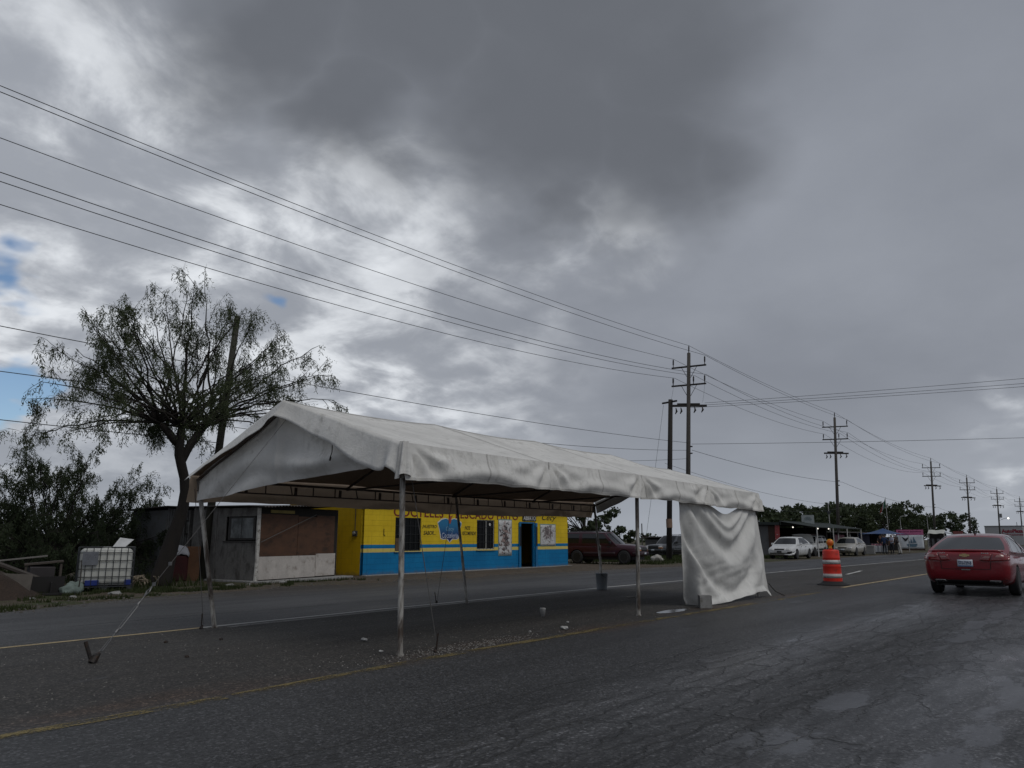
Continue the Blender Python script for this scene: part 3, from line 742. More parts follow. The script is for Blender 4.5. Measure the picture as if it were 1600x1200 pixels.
# ---- litter
PAPER = mat('litter white', (.42, .42, .41), .7, .1, 30, dirt=((.3, .29, .27), .2, 30.))
def crumple(name, lab, loc, s, cat, seed):
    bm = bmesh.new(); bmesh.ops.create_icosphere(bm, subdivisions=2, radius=1)
    for v in bm.verts:
        k = 1 + .45 * nz(v.co.x * 2 + seed, v.co.y * 2, v.co.z * 2); v.co = Vector((v.co.x * s[0] * k, v.co.y * s[1] * k, max(0, (v.co.z + .75) * s[2] * k * .6)))
    me = bpy.data.meshes.new(name); bm.to_mesh(me); bm.free(); me.materials.append(PAPER)
    o = inst(name, me, None, loc, (0, 0, seed)); return setp(o, lab, cat)
crumple('crumpled_paper', 'flattened white paper scrap on the median inside the tent, left of the front leg', (7.12, 8.06, 0.002), (.085, .035, .03), 'litter', 1.3)
crumple('crumpled_paper', 'tiny white scrap just left of the foot of the front tent leg', (6.53, 7.09, 0.002), (.03, .025, .02), 'litter', 2.9)
crumple('crumpled_paper', 'white paper lump lying on the silt beside the faded near line', (9.84, 6.74, .002), (.11, .05, .035), 'litter', 4.1)
crumple('crumpled_paper', 'flat pale scrap under the tent beyond the middle front leg', (15.96, 9.09, .002), (.16, .05, .02), 'litter', 5.5)
cup = thing('paper_cup', 'white paper cup standing on the median under the middle of the tent', 'cup', (11.21, 8.13, 0), 0)
mb = MB(); mb.lathe([(.035, 0), (.052, .11), (.056, .115), (.050, .112), (.034, .012)], 18); mb.build('cup_wall', PAPER, cup, smooth=True)
mb = MB(); mb.lathe([(0, .115), (.053, .115), (.05, .14), (0, .145)], 18); mb.build('lid', PAPER, cup, smooth=True)
for i, (x, y) in enumerate(((9.2, 6.9), (10.6, 7.2), (4.9, 8.5), (6.0, 9.6), (5.4, 9.9))):
    labs = ['small dark stone near the white lump on the silt', 'small stone between the paper cup and the near line', 'dark pebble beside the rope of the iron stake', 'dark pebble on the bare median below the leaning tent leg', 'dark pebble left of the leaning tent leg on the bare median']
    bm = bmesh.new(); bmesh.ops.create_icosphere(bm, subdivisions=1, radius=1)
    for v in bm.verts: k = 1 + .3 * nz(v.co.x * 2 + i, v.co.y * 2, v.co.z); v.co = Vector((v.co.x * .03 * k, v.co.y * .025 * k, max(0, v.co.z + .4) * .02 * k))
    me = bpy.data.meshes.new('stone'); bm.to_mesh(me); bm.free(); me.materials.append(STEEL_D if i > 1 else CONC)
    setp(inst('stone', me, None, (x, y, .001)), labs[i], 'stone', 'stones on the median')
# ================================================================ BUILDINGS ON THE LEFT
def shop_paint(name, side=False):
    """flat paint on block work: blue dado, stripes and yellow above, with grime and block joints in the relief"""
    m_ = bpy.data.materials.new(name); m_.use_nodes = True; t = NT(m_.node_tree); t.n.clear()
    co = t.node('ShaderNodeTexCoord').outputs['Object']; x, y, z = t.sep(co)
    wob = t.m('MULTIPLY', t.m('SUBTRACT', t.noise(co, 3.5, 3), .5), .02)
    zz = t.m('ADD', z, wob)
    yel = t.mix(t.mr(t.noise(co, .9, 6, .6), .3, .7), (.60, .42, .015), (.72, .52, .024))
    pale = (.62, .50, .14)
    blue = t.mix(t.mr(t.noise(co, 1.1, 6, .6), .3, .7), (.002, .14, .33), (.004, .18, .40))
    def band(a, b): return t.m('MULTIPLY', t.mr(zz, a - .006, a + .006), t.mr(zz, b - .006, b + .006, 1, 0))
    c = yel
    if side: c = t.mix(t.mr(t.noise(co, .7, 5), .3, .7), (.56, .35, .004), (.66, .42, .008))
    else:
        c = t.mix(band(.97, 1.11), c, blue); c = t.mix(band(.83, .97), c, pale); c = t.mix(band(-1, .83), c, blue)
    # splashed mud and rain streaks
    c = t.mix(t.m('MULTIPLY', t.mr(t.m('ADD', z, t.m('MULTIPLY', t.noise(co, 5, 5, .65), .35)), .16, .34, 1, 0), .55), c, (.10, .085, .07))
    c = t.mix(t.m('MULTIPLY', t.mr(t.noise(t.vm('MULTIPLY', co, (6, 6, .35)), 1.4, 6, .65), .52, .75), .35), c, t.vm('MULTIPLY', c, (.45, .45, .45)))
    br = t.node('ShaderNodeTexBrick'); t.put(br.inputs['Vector'], t.comb(t.m('ADD', x, y), z, 0)); br.inputs['Scale'].default_value = 1
    br.inputs['Brick Width'].default_value = .4; br.inputs['Row Height'].default_value = .2; br.inputs['Mortar Size'].default_value = .007; br.inputs['Mortar Smooth'].default_value = .4
    c = t.mix(t.m('MULTIPLY', br.outputs['Fac'], .28), c, t.vm('MULTIPLY', c, (.5, .5, .5)))
    b = t.node('ShaderNodeBsdfPrincipled'); t.put(b.inputs['Base Color'], c); b.inputs['Roughness'].default_value = .75; b.inputs['Specular IOR Level'].default_value = .25
    bn = t.node('ShaderNodeBump'); bn.inputs['Strength'].default_value = .6; bn.inputs['Distance'].default_value = .012
    t.put(bn.inputs['Height'], t.m('SUBTRACT', t.m('MULTIPLY', t.noise(co, 26, 5, .65), .4), br.outputs['Fac'])); t.l.new(bn.outputs[0], b.inputs['Normal'])
    t.l.new(b.outputs[0], t.node('ShaderNodeOutputMaterial').inputs[0]); return m_
def wall_open(L, H, th, openings):
    """front wall along +x, outer face at y=0, with rectangular openings (x0,x1,z0,z1) and reveals"""
    xs = sorted({0, L, *[o[0] for o in openings], *[o[1] for o in openings]}); zs = sorted({0, H, *[o[2] for o in openings], *[o[3] for o in openings]})
    mb = MB()
    for xa, xb in zip(xs[:-1], xs[1:]):
        for za, zb in zip(zs[:-1], zs[1:]):
            if any(o[0] <= xa and xb <= o[1] and o[2] <= za and zb <= o[3] for o in openings): continue
            mb.add([(xa, 0, za), (xb, 0, za), (xb, 0, zb), (xa, 0, zb)], [(0, 1, 2, 3)])
            mb.add([(xa, th, za), (xb, th, za), (xb, th, zb), (xa, th, zb)], [(3, 2, 1, 0)])
    for x0, x1, z0, z1 in openings:
        mb.add([(x0, 0, z0), (x0, th, z0), (x0, th, z1), (x0, 0, z1)], [(0, 1, 2, 3)]); mb.add([(x1, 0, z0), (x1, th, z0), (x1, th, z1), (x1, 0, z1)], [(3, 2, 1, 0)])
        mb.add([(x0, 0, z0), (x1, 0, z0), (x1, th, z0), (x0, th, z0)], [(0, 1, 2, 3)]); mb.add([(x0, 0, z1), (x1, 0, z1), (x1, th, z1), (x0, th, z1)], [(3, 2, 1, 0)])
    mb.add([(0, 0, H), (L, 0, H), (L, th, H), (0, th, H)], [(0, 1, 2, 3)])
    return mb
SHOP_F = shop_paint('shop front paint'); SHOP_S = shop_paint('shop side paint', True)
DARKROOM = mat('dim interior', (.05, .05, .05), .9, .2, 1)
GLASS_D = mat('dark window glass', (.004, .0045, .005), .25, .2, 2, spec=.15)
BLUE_P = mat('blue door paint', (.004, .13, .30), .45, .2, 6, dirt=((.05, .06, .07), .15, 8.))
ALU = mat('aluminium frame', (.36, .36, .34), .45, .15, 10, metal=.4)
RED_T = mat('painted red letters', (.165, .022, .018), .8, .3, 5, dirt=((.42, .29, .02), .10, 14.))
BLK_T = mat('painted black letters', (.012, .012, .012), .7, .2, 5)
WHT_T = mat('white print', (.60, .60, .58), .6, .1, 6)
BLK_B = mat('black sign board', (.012, .012, .014), .5, .2, 6)
shop = thing('seafood_shop', 'yellow and blue painted block seafood shop with open door behind the tent', 'shop', (19.32, 22.10, 0), R(2))
SLn, SD, SH = 14.05, 4.2, 2.78
OP = [(1.62, 3.07, .86, 2.14), (6.63, 7.90, .87, 2.15), (9.80, 11.14, .0, 2.12)]
wall_open(SLn, SH, .15, OP).build('front_wall', SHOP_F, shop)
mb = MB(); mb.box((-.002 + .075, SD / 2 + .08, SH / 2), (.15, SD - .16, SH)); mb.build('side_wall', SHOP_S, shop)
mb = MB(); mb.box((SLn - .075, SD / 2 + .08, SH / 2), (.15, SD - .16, SH)); mb.build('side_wall', SHOP_S, shop)
mb = MB(); mb.box((SLn / 2, SD + .06, SH / 2), (SLn, .15, SH)); mb.build('back_wall', SHOP_S, shop)
mb = MB(); mb.box((SLn / 2, SD / 2, SH + .07), (SLn + .3, SD + .5, .13)); mb.build('roof', CONC, shop, bevel=.01)
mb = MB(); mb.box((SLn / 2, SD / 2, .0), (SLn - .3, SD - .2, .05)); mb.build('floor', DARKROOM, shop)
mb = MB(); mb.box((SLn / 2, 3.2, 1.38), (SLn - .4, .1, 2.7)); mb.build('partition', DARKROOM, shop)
mb = MB(); mb.box((SLn / 2, -.10, -.02), (SLn + .1, .26, .09)); mb.build('footing', CONC, shop, bevel=.01)
# window frames, panes and bars
for x0, x1, z0, z1, kind in ((1.62, 3.07, .86, 2.14, 0), (6.63, 7.90, .87, 2.15, 1)):
    mb = MB(); xm = lerp(x0, x1, .38 if not kind else .55)
    for xx in (x0 + .02, x1 - .02, xm): mb.box((xx, .06, (z0 + z1) / 2), (.04, .05, z1 - z0))
    for zz in (z0 + .02, z1 - .02): mb.box(((x0 + x1) / 2, .063, zz), (x1 - x0, .045, .04))
    wf = mb.build('window', ALU if kind else mat('dark frame', (.03, .03, .03), .5), shop)
    for a, b in ((x0 + .04, xm - .02), (xm + .02, x1 - .04)):
        p_ = MB(); p_.box(((a + b) / 2, .07, (z0 + z1) / 2), (b - a, .006, z1 - z0 - .08)); p_.build('pane', GLASS_D, wf)
    mb = MB()
    for k in range(1, 4): mb.tube((x0, .035, lerp(z0, z1, k / 4)), (x1, .035, lerp(z0, z1, k / 4)), .008, None, 6)
    for k in range(1, 5): mb.tube((lerp(x0, x1, k / 5), .035, z0), (lerp(x0, x1, k / 5), .035, z1), .008, None, 6)
    mb.build('bars', mat('dark bars', (.022, .024, .027), .6), wf)
    mb = MB(); mb.box(((x0 + x1) / 2, -.02, z0 - .025), (x1 - x0 + .1, .06, .04)); mb.build('sill', SHOP_F, shop)
mb = MB(); mb.box((1.95, .045, 1.12), (.52, .01, .46)); mb.build('cardboard', mat('brown card', (.10, .065, .04), .8), shop)
mb = MB(); mb.lathe([(0, 0), (.07, 0), (.06, .012), (0, .012)], 16, Matrix.Translation((7.62, .05, 1.95)) @ Matrix.Rotation(R(90), 4, 'X')); mb.build('window_sticker', WHT_T, shop)
# blue door frame with folded-back shutter leaves
mb = MB()
for xx in (9.92, 11.02): mb.box((xx, .05, 1.06), (.09, .10, 2.12))
mb.box((10.47, .052, 2.08), (1.19, .09, .07)); mb.build('door_frame', BLUE_P, shop, bevel=.006)
for xx, a in ((9.80, .0), (11.16, .0)):
    mb = MB(); mb.box((xx, -.035, 1.05), (.16, .05, 2.06)); dl = mb.build('door_leaf', BLUE_P, shop, bevel=.006)
    mb = MB(); mb.box((xx, -.066, 1.45), (.11, .012, .9)); mb.build('dark_panel', BLK_B, dl)
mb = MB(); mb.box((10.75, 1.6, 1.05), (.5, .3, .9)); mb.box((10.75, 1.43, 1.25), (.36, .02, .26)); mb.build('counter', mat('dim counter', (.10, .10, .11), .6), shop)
# sign writing
up = (R(90), 0, 0)
lettering('COCTELES Y PESCADO FRITO', 8.2, .36, RED_T, shop, (5.60, -.004, 2.355), up, 0, .018, 1.05, 'sign_writing')
lettering('¡NUESTRO', .86, .17, BLK_T, shop, (3.56, -.004, 1.80), up, .25, .012, 1, 'sign_writing')
lettering('SABOR...', .72, .16, BLK_T, shop, (3.58, -.004, 1.56), up, .25, .012, 1, 'sign_writing')
lettering('NOS', .36, .16, BLK_T, shop, (5.98, -.004, 1.79), up, .2, .012, 1, 'sign_writing')
lettering('RECOMIENDA!', .92, .16, BLK_T, shop, (6.10, -.004, 1.56), up, .2, .010, 1, 'sign_writing')
lettering('Cecy', 1.30, .36, BLK_T, shop, (12.35, -.004, 2.33), up, .45, .006, 1, 'sign_writing')
sg = MB(); sg.box((10.60, -.02, 2.30), (1.12, .03, .27)); ab = sg.build('open_sign', BLK_B, shop, bevel=.008)
lettering('ABIERTO', 1.0, .20, WHT_T, ab, (10.60, -.037, 2.30), up, 0, .012, 1, 'sign_writing')
# shield shaped blue badge
def badge(k, d):
    o = [(-.80, .28), (-.55, .43), (-.28, .48), (-.10, .44), (0, .36), (.10, .44), (.28, .48), (.55, .43), (.80, .28), (.66, -.05), (.58, -.36), (.42, -.40), (.20, -.38), (.08, -.44), (0, -.54),
         (-.08, -.44), (-.20, -.38), (-.42, -.40), (-.58, -.36), (-.66, -.05)]
    return [(4.82 + a * k + math.copysign(d, a) * (a != 0), 1.70 + b * k + math.copysign(d, b)) for a, b in o]
mb = MB(); mb.prism(badge(.93, .035), -.004); bd = mb.build('painted_badge', WHT_T, shop)
bd.location.y = -.001
BADGE = bpy.data.materials.new('badge blue'); BADGE.use_nodes = True; t = NT(BADGE.node_tree)
_o = t.node('ShaderNodeTexCoord').outputs['Object']; _z = t.sep(_o)[2]
t.put(t.n['Principled BSDF'].inputs['Base Color'], t.mix(t.mr(t.m('ADD', _z, t.m('MULTIPLY', t.noise(_o, 6), .2)), 1.4, 2.1), (.010, .022, .12), (.012, .16, .33)))
mb = MB(); mb.prism(badge(.93, 0), -.004); b2 = mb.build('badge_field', BADGE, bd); b2.location.y = -.006
mb = MB(); mb.prism([(4.76, 1.98), (4.70, 2.10), (4.78, 2.24), (5.02, 2.30), (4.90, 2.20), (4.90, 2.08), (4.86, 1.98), (4.82, 1.92)], -.004)
cw = mb.build('shrimp', mat('shrimp pink', (.36, .075, .045), .7, .3, 8), bd); cw.location.y = -.011
lettering('Cecy', .52, .24, mat('badge print', (.16, .30, .42), .7), bd, (4.82, -.013, 1.71), up, .1, .005, 1, 'badge_print')
lettering('Cocteleria', 1.02, .21, mat('badge print white', (.38, .44, .56), .7), bd, (4.82, -.013, 1.47), up, .1, .01, 1, 'badge_print')
# two printed posters
def poster_mat(name, dark, scale, seed, cx, cz, rx, rz_, tint):
    m_ = bpy.data.materials.new(name); m_.use_nodes = True; t = NT(m_.node_tree); b = t.n['Principled BSDF']
    co = t.node('ShaderNodeTexCoord').outputs['Object']; x, y, z = t.sep(co)
    n = t.noise(t.vm('ADD', co, (seed, seed, seed)), scale, 5, .6, .6)
    e = t.m('SQRT', t.m('ADD', t.m('POWER', t.m('DIVIDE', t.m('SUBTRACT', x, cx), rx), 2), t.m('POWER', t.m('DIVIDE', t.m('SUBTRACT', z, cz), rz_), 2)))
    k = t.mr(t.m('SUBTRACT', n, t.m('MULTIPLY', e, .20)), .30, .37)
    c = t.mix(k, (.52, .53, .53), t.mix(t.mr(t.noise(co, scale * .7, 3), .45, .6), dark, tint))
    t.put(b.inputs['Base Color'], c); b.inputs['Roughness'].default_value = .5
    return m_
PM1 = poster_mat('poster print one', (.04, .03, .03), 7, 3., 8.68, 1.40, .40, .72, (.30, .22, .20)); PM2 = poster_mat('poster print two', (.12, .10, .10), 9, 8., 12.2, 1.62, .48, .42, (.30, .26, .26))
EDGE = mat('poster hem', (.20, .30, .27), .7)
for nm, x0, x1, z0, z1, pm in (('poster', 8.19, 9.17, .60, 2.16, PM1), ('poster', 11.55, 12.88, 1.01, 2.0, PM2)):
    mb = MB(); mb.box(((x0 + x1) / 2, -.012, (z0 + z1) / 2 + .015), (x1 - x0 + .05, .008, z1 - z0 + .07)); fr = mb.build('poster_backing', EDGE, shop)
    mb = MB(); mb.grid(lambda u, v: V(lerp(x0, x1, u), -.022 - .008 * nz(u * 3, v * 4, x0), lerp(z0, z1, v)), 8, 10); mb.build(nm, pm, fr, smooth=True, solid=.003)
mb = MB(); mb.box((-.03, .45, 1.52), (.06, .22, .20)); mb.tube((-.03, .45, 1.6), (-.03, .45, 2.9), .015, None, 6); mt = mb.build('electric_meter', mat('meter grey', (.05, .05, .05), .5), shop, bevel=.01)
mb = MB(); mb.lathe([(0, 0), (.06, 0), (.06, .05), (0, .06)], 14, Matrix.Translation((-.06, .45, 1.53)) @ Matrix.Rotation(R(-90), 4, 'Y')); mb.build('dial', ALU, mt)
mb = MB(); mb.tube((1.0, -.02, 1.45), (1.0, -.02, 1.70), .012, None, 6); mb.box((1.03, -.02, 1.46), (.07, .025, .02)); mb.build('wall_bracket', BLK_T, shop)

# ---------------------------------------------------------------- timber shed against the shop
OSB = mat('weathered grey board', (.150, .145, .138), .9, .22, 4, .5, 30, fine=.3, dirt=((.07, .065, .06), .35, 3.), stretch=(1, 1, .6))
PLY = mat('brown plywood', (.085, .042, .024), .75, .3, 2.5, .2, 30, fine=.12, dirt=((.040, .024, .016), .30, 2.2), stretch=(1, 1, 2.))
WPLY = mat('whitewashed board', (.47, .44, .41), .85, .15, 3, .3, 25, fine=.12, dirt=((.28, .25, .22), .25, 4.))
WPOST = mat('white post', (.52, .51, .48), .7, .15, 8, .4, 30, dirt=((.12, .10, .08), .30, 9.))
TIN = mat('rusty roof tin', (.055, .052, .050), .6, .35, 1.6, dirt=((.06, .035, .025), .35, 2.5), spec=.4)
TIN_G = mat('grey tin', (.15, .155, .16), .5, .2, 2, dirt=((.10, .09, .08), .3, 3.))
shed = thing('timber_shed', 'patched timber shed of grey boards and brown plywood leaning on the shop', 'shed', (14.41, 21.44, 0), 0)
F_, B_ = V(4.02, .98, 0), V(-.21, 3.45, 0)
fd, bd_ = F_.normalized(), B_.normalized(); fa = math.atan2(fd.y, fd.x); ba = math.atan2(bd_.y, bd_.x)
def panel(name, d, ang, s0, s1, z0, z1, m_, off=0., th=.03, nrm=1, mtx=None):
    """board along wall direction d from s0 to s1, outer side pushed by off"""
    c = d * ((s0 + s1) / 2); n = V(d.y, -d.x, 0) * nrm
    mb = MB(); mb.box((c.x + n.x * off, c.y + n.y * off, (z0 + z1) / 2), (s1 - s0, th, z1 - z0), ang); return mb.build(name, m_, shed, bevel=.004)
# end wall boards (seen from the road's left)
for s0, s1, z1, off in ((1.62, 2.10, 2.31, .0), (2.106, 2.55, 2.33, .012), (2.556, 2.98, 2.34, .002), (2.986, 3.44, 2.35, .010)): panel('board', bd_, ba, s0, s1, .05, z1, OSB, off, nrm=-1)
panel('board', bd_, ba, .05, .75, .05, 1.26, OSB, .0, nrm=-1); panel('board', bd_, ba, .756, 1.615, .05, 1.26, OSB, .01, nrm=-1); panel('board', bd_, ba, .05, 1.615, 2.03, 2.30, OSB, .005, nrm=-1)
panel('sill_board', bd_, ba, .02, 1.7, 1.215, 1.26, mat('dark batten', (.045, .042, .04), .9), .035, .03, -1)
wn = panel('window', bd_, ba, .16, 1.52, 1.29, 2.02, mat('shed frame', (.05, .047, .045), .8), -.015, .03, -1)
GLZ = mat('dusty glass', (.20, .215, .22), .25, .4, 1.6, spec=.6, dirt=((.06, .065, .065), .45, 1.4))
for a, b in ((.24, .80), (.84, 1.36)):
    c = bd_ * ((a + b) / 2); mb = MB(); mb.box((c.x - bd_.y * .005, c.y + bd_.x * .005, 1.655), (b - a, .012, .62), ba); mb.build('pane', GLZ, wn)
# front
panel('white_board', fd, fa, .10, 2.85, .06, .77, WPLY, .01); panel('white_board', fd, fa, 2.86, 3.92, .07, .82, WPLY, .02)
panel('plywood_sheet', fd, fa, .10, 1.86, .775, 2.10, PLY, .006); panel('plywood_sheet', fd, fa, 1.875, 2.85, .775, 2.06, PLY, .010); panel('plywood_sheet', fd, fa, 2.86, 3.86, .825, 2.12, PLY, -.01)
panel('inner_wall', fd, fa, .10, 4.1, .05, 2.34, mat('shed dark inside', (.02, .018, .016), .9), -.06, .03)
panel('yellow_board', fd, fa, .55, 1.7, 2.14, 2.24, mat('stained yellow board', (.26, .21, .07), .8, .3), -.02, .02)
mb = MB(); mb.path([(0, -.02, 0), (.015, -.02, .7), (.0, -.02, 1.4), (-.01, -.02, 2.28)], [.065, .06, .065, .06], 8); mb.build('corner_post', WPOST, shed)
mb = MB(); mb.tube((.07, -.10, 1.22), (2.6, .50, 2.13), .012, None, 6); mb.build('prop_rod', ROPE, shed)
mb = MB()
def tin(u, v):
    s = lerp(-.25, 4.25, u); g = lerp(-.45, 3.8, v); p = fd * s + V(-.05, 1, 0) * g
    return V(p.x, p.y, 2.33 + .19 * u * (1 - v) + .06 * v + .018 * math.sin(u * 190) - .05 * math.exp(-(v / .04) ** 2) * (.5 + .5 * nz(u * 6)))
mb.grid(tin, 240, 6); mb.build('roof', TIN, shed, solid=.012)
mb = MB(); mb.box((1.95, -.02, .0), (4.4, .5, .10), fa); mb.box((-.15, 1.7, 0), (.30, 3.5, .09), ba - R(90)); mb.build('slab', CONC, shed, bevel=.02)
mb = MB(); mb.box((4.1, 2.8, 1.15), (.05, 3.2, 2.3)); mb.box((1.9, 3.75, 1.15), (4.2, .05, 2.3)); mb.build('back_wall', OSB, shed)

bs = thing('tin_shack', 'small grey tin shack half hidden behind the leaning tree trunk', 'shack', (13.85, 26.0, 0), R(6))
mb = MB()
mb.grid(lambda u, v: V(u * 1.75, .012 * math.sin(u * 120), v * lerp(2.36, 2.30, u)), 120, 1); mb.build('tin_wall', TIN_G, bs, solid=.006)
mb = MB(); mb.box((0, 1.0, 1.15), (.03, 2.0, 2.3)); mb.box((1.75, 1.0, 1.15), (.03, 2.0, 2.3)); mb.box((.87, 2.0, 1.15), (1.75, .03, 2.3)); mb.build('tin_side', TIN_G, bs)
mb = MB(); mb.box((.85, .9, 2.37), (2.3, 2.6, .03), 0, R(-2)); mb.build('roof', TIN, bs)
mb = MB(); mb.box((.95, -.03, 1.72), (.5, .04, .5)); wf = mb.build('window', mat('shed frame', (.05, .047, .045), .8), bs)
mb = MB(); mb.box((.95, -.055, 1.72), (.40, .02, .40)); mb.build('pane', GLZ, wf)
# things kept in the gap between tree and shed
mb = MB(); mb.box((0, 0, .55), (.42, .03, 1.1), 0, R(-6)); lb = mb.build('leaning_board', mat('rust board', (.11, .055, .030), .85, .25, 4, fine=.15), bevel=.004, loc=(13.72, 23.9, -.02)); setp(lb, 'rust brown board leaning between the tree trunk and the grey shed', 'board'); lb.rotation_euler = (0, 0, R(-25))
bun = thing('junk_heap', 'dark red and black junk under a crumpled white cloth beside the tree trunk', 'junk', (13.25, 23.9, 0), R(-20))
mb = MB(); mb.box((0, 0, .4), (.5, .35, .8), .1); mb.build('drum_cover', mat('dark red rag', (.04, .007, .008), .8, .4, 4), bun, bevel=.05)
mb = MB(); mb.box((-.05, .02, .88), (.42, .3, .16), .3); mb.build('black_tray', BLK_B, bun, bevel=.03)
mb = MB(); mb.grid(lambda u, v: V(-.25 + .5 * u + .04 * nz(v * 4, 1), -.19 + .38 * v, 1.10 + .06 * nz(u * 4, v * 4) - .25 * (2 * v - 1) ** 2 * (v < .5) - .1 * (2 * u - 1) ** 2), 12, 12); mb.build('white_cloth', mat('grubby cloth', (.32, .33, .36), .9), bun, smooth=True, solid=.01)
mb = MB(); mb.box((-.32, -.05, .35), (.2, .25, .62), .2); mb.build('grey_box', TIN_G, bun, bevel=.02)
# ================================================================ TREES AND THE YARD ON THE LEFT
BARK = mat('dark rough bark', (.018, .015, .013), .95, .4, 6, .9, 22, stretch=(1, 1, .3))
TWIG = mat('grey twig bark', (.042, .036, .031), .9, .3, 8)
LEAF_M = mat('mesquite leaf', (.058, .072, .036), .75, .45, .9, spec=.25, transl=((.09, .12, .045), .28))
LEAF_W = mat('willowy bush leaf', (.042, .056, .030), .8, .45, .8, spec=.2, transl=((.08, .105, .045), .25))
def bend(p, d, L, n, rng, wob, pull=V(0, 0, 0)):
    pts = [p.copy()]; d = d.normalized()
    for i in range(n):
        d = (d + V(rng.gauss(0, wob), rng.gauss(0, wob), rng.gauss(0, wob)) + pull * ((i + 1) / n)).normalized()
        p = p + d * (L / n); pts.append(p.copy())
    return pts
def fronds_mesh(orig, dirs, n_leaf, flen, ll, lw, seed):
    rs = np.random.RandomState(seed); o = np.repeat(np.array(orig), n_leaf, 0); d = np.repeat(np.array(dirs), n_leaf, 0)
    n = len(o); t = np.tile(np.linspace(.08, 1, n_leaf), len(orig)) * flen * np.repeat(rs.uniform(.6, 1.3, len(orig)), n_leaf)
    p = o + d * t[:, None] + rs.normal(0, .012, (n, 3))
    a = d * .55 + rs.normal(0, .55, (n, 3)); a[:, 2] -= .35; a /= np.linalg.norm(a, axis=1)[:, None]
    b = np.cross(a, rs.normal(size=(n, 3))); b /= np.linalg.norm(b, axis=1)[:, None]
    L_ = ll * rs.uniform(.6, 1.35, n)[:, None]; W_ = lw * rs.uniform(.7, 1.3, n)[:, None]
    q_ = np.stack([p, p + a * L_ * .5 + b * W_, p + a * L_, p + a * L_ * .5 - b * W_], 1).reshape(-1, 3)
    mb = MB(); mb.v = [tuple(x) for x in q_]; mb.f = [(4 * i, 4 * i + 1, 4 * i + 2, 4 * i + 3) for i in range(n)]; mb.mi = [0] * n
    return mb
def fan_tree(root, origins, limbs, ext, seed, r_limb, leaf_m, sec=(6, 9), flen=.30, ll=.085, lw=.011, start=.35, per=1., nleaf=9, wob=.10, droop=-.10):
    rng = random.Random(seed); O = []; D = []
    sm = MB(); tw = MB()
    for k, (az, el, fr) in enumerate(limbs):
        o = V(*origins[k % len(origins)])
        tip = V(ext[0] * math.cos(el) * math.cos(az), ext[1] * math.cos(el) * math.sin(az), ext[2] * math.sin(el)) * fr
        L = tip.length; d0 = (tip.normalized() + V(0, 0, .18 + .25 * (1 - math.sin(el)))).normalized()
        pts = [o]; n = 11
        for i in range(1, n + 1):
            t_ = i / n; base = o + tip * t_ + V(0, 0, (.30 * math.sin(math.pi * t_) * (1 - math.sin(el)) * .9))
            pts.append(base + V(rng.gauss(0, 1), rng.gauss(0, 1), rng.gauss(0, 1)) * .035 * L * .20 * (1 if i < n else .5))
        rad = [max(.006, r_limb * rng.uniform(.75, 1.15) * (1 - i / n) ** .8 + .006) for i in range(n + 1)]
        sm.path(pts, rad, 6)
        for s in range(int(rng.uniform(*sec) * per) + 1):
            t_ = start + (1 - start) * rng.random() ** .8; i = min(n - 1, int(t_ * n)); p = pts[i].lerp(pts[i + 1], t_ * n - i)
            dl = (pts[i + 1] - pts[i]).normalized(); side = V(rng.gauss(0, 1), rng.gauss(0, 1), rng.gauss(0, .8)); side -= dl * side.dot(dl); side.normalize()
            d = dl * .85 + side * rng.uniform(.35, .85); Ls = rng.uniform(.45, 1.25) * (1.15 - .4 * t_) * L / 4
            q_ = bend(p, d, Ls, 5, rng, wob, V(0, 0, droop)); tw.path(q_, [.011, .009, .007, .006, .005, .003], 4)
            tips = [q_[2:]]
            for _ in range(rng.randint(1, 3)):
                j = rng.randint(1, 4); d2 = (q_[j] - q_[j - 1]).normalized() + V(rng.gauss(0, .5), rng.gauss(0, .5), rng.gauss(0, .4))
                t2 = bend(q_[j], d2, Ls * rng.uniform(.3, .6), 3, rng, wob, V(0, 0, droop)); tw.path(t2, [.006, .005, .004, .003], 3); tips.append(t2[1:])
            for tp in tips:
                for a, b in zip(tp[:-1], tp[1:]):
                    for _ in range(rng.randint(1, 3)):
                        O.append(tuple(a.lerp(b, rng.random()))); dd = V(rng.gauss(0, .35), rng.gauss(0, .35), -1 + rng.gauss(0, .3)).normalized(); D.append(tuple(dd))
        for _ in range(4): O.append(tuple(pts[-1])); D.append(tuple(V(rng.gauss(0, .4), rng.gauss(0, .4), -.8).normalized()))
    sm.build('limbs', BARK, root, smooth=True); tw.build('twigs', TWIG, root)
    fronds_mesh(O, D, nleaf, flen, ll, lw, seed).build('crown', leaf_m, root)
    return len(O)
rng = random.Random(5)
tree = thing('mesquite_tree', 'tall leaning mesquite tree with fan of feathery branches left of the tent', 'tree', (11.74, 22.11, 0), R(-28))
mb = MB()
mb.path([(-.03, .0, -.1), (.02, 0, .15), (.16, .0, .65), (.36, .02, 1.4), (.68, .05, 2.23), (.72, .02, 3.07), (.47, .0, 3.75), (.60, 0, 4.45), (.62, 0, 4.75)], [.40, .31, .255, .215, .165, .14, .15, .13, .09], 14)
mb.path([(.53, .02, 3.35), (.72, .05, 3.85), (1.0, .05, 4.3), (1.45, .08, 4.85), (1.7, .1, 5.1)], [.13, .13, .125, .10, .05], 10)
mb.path([(.50, .0, 4.0), (.25, -.1, 4.45), (-.05, -.15, 4.75)], [.15, .13, .07], 9)
tree.rotation_euler = (0, -.085, R(-28))
tk = mb.build('trunk', BARK, tree, smooth=True)
md = tk.modifiers.new('sub', 'SUBSURF'); md.levels = md.render_levels = 1
limbs = []
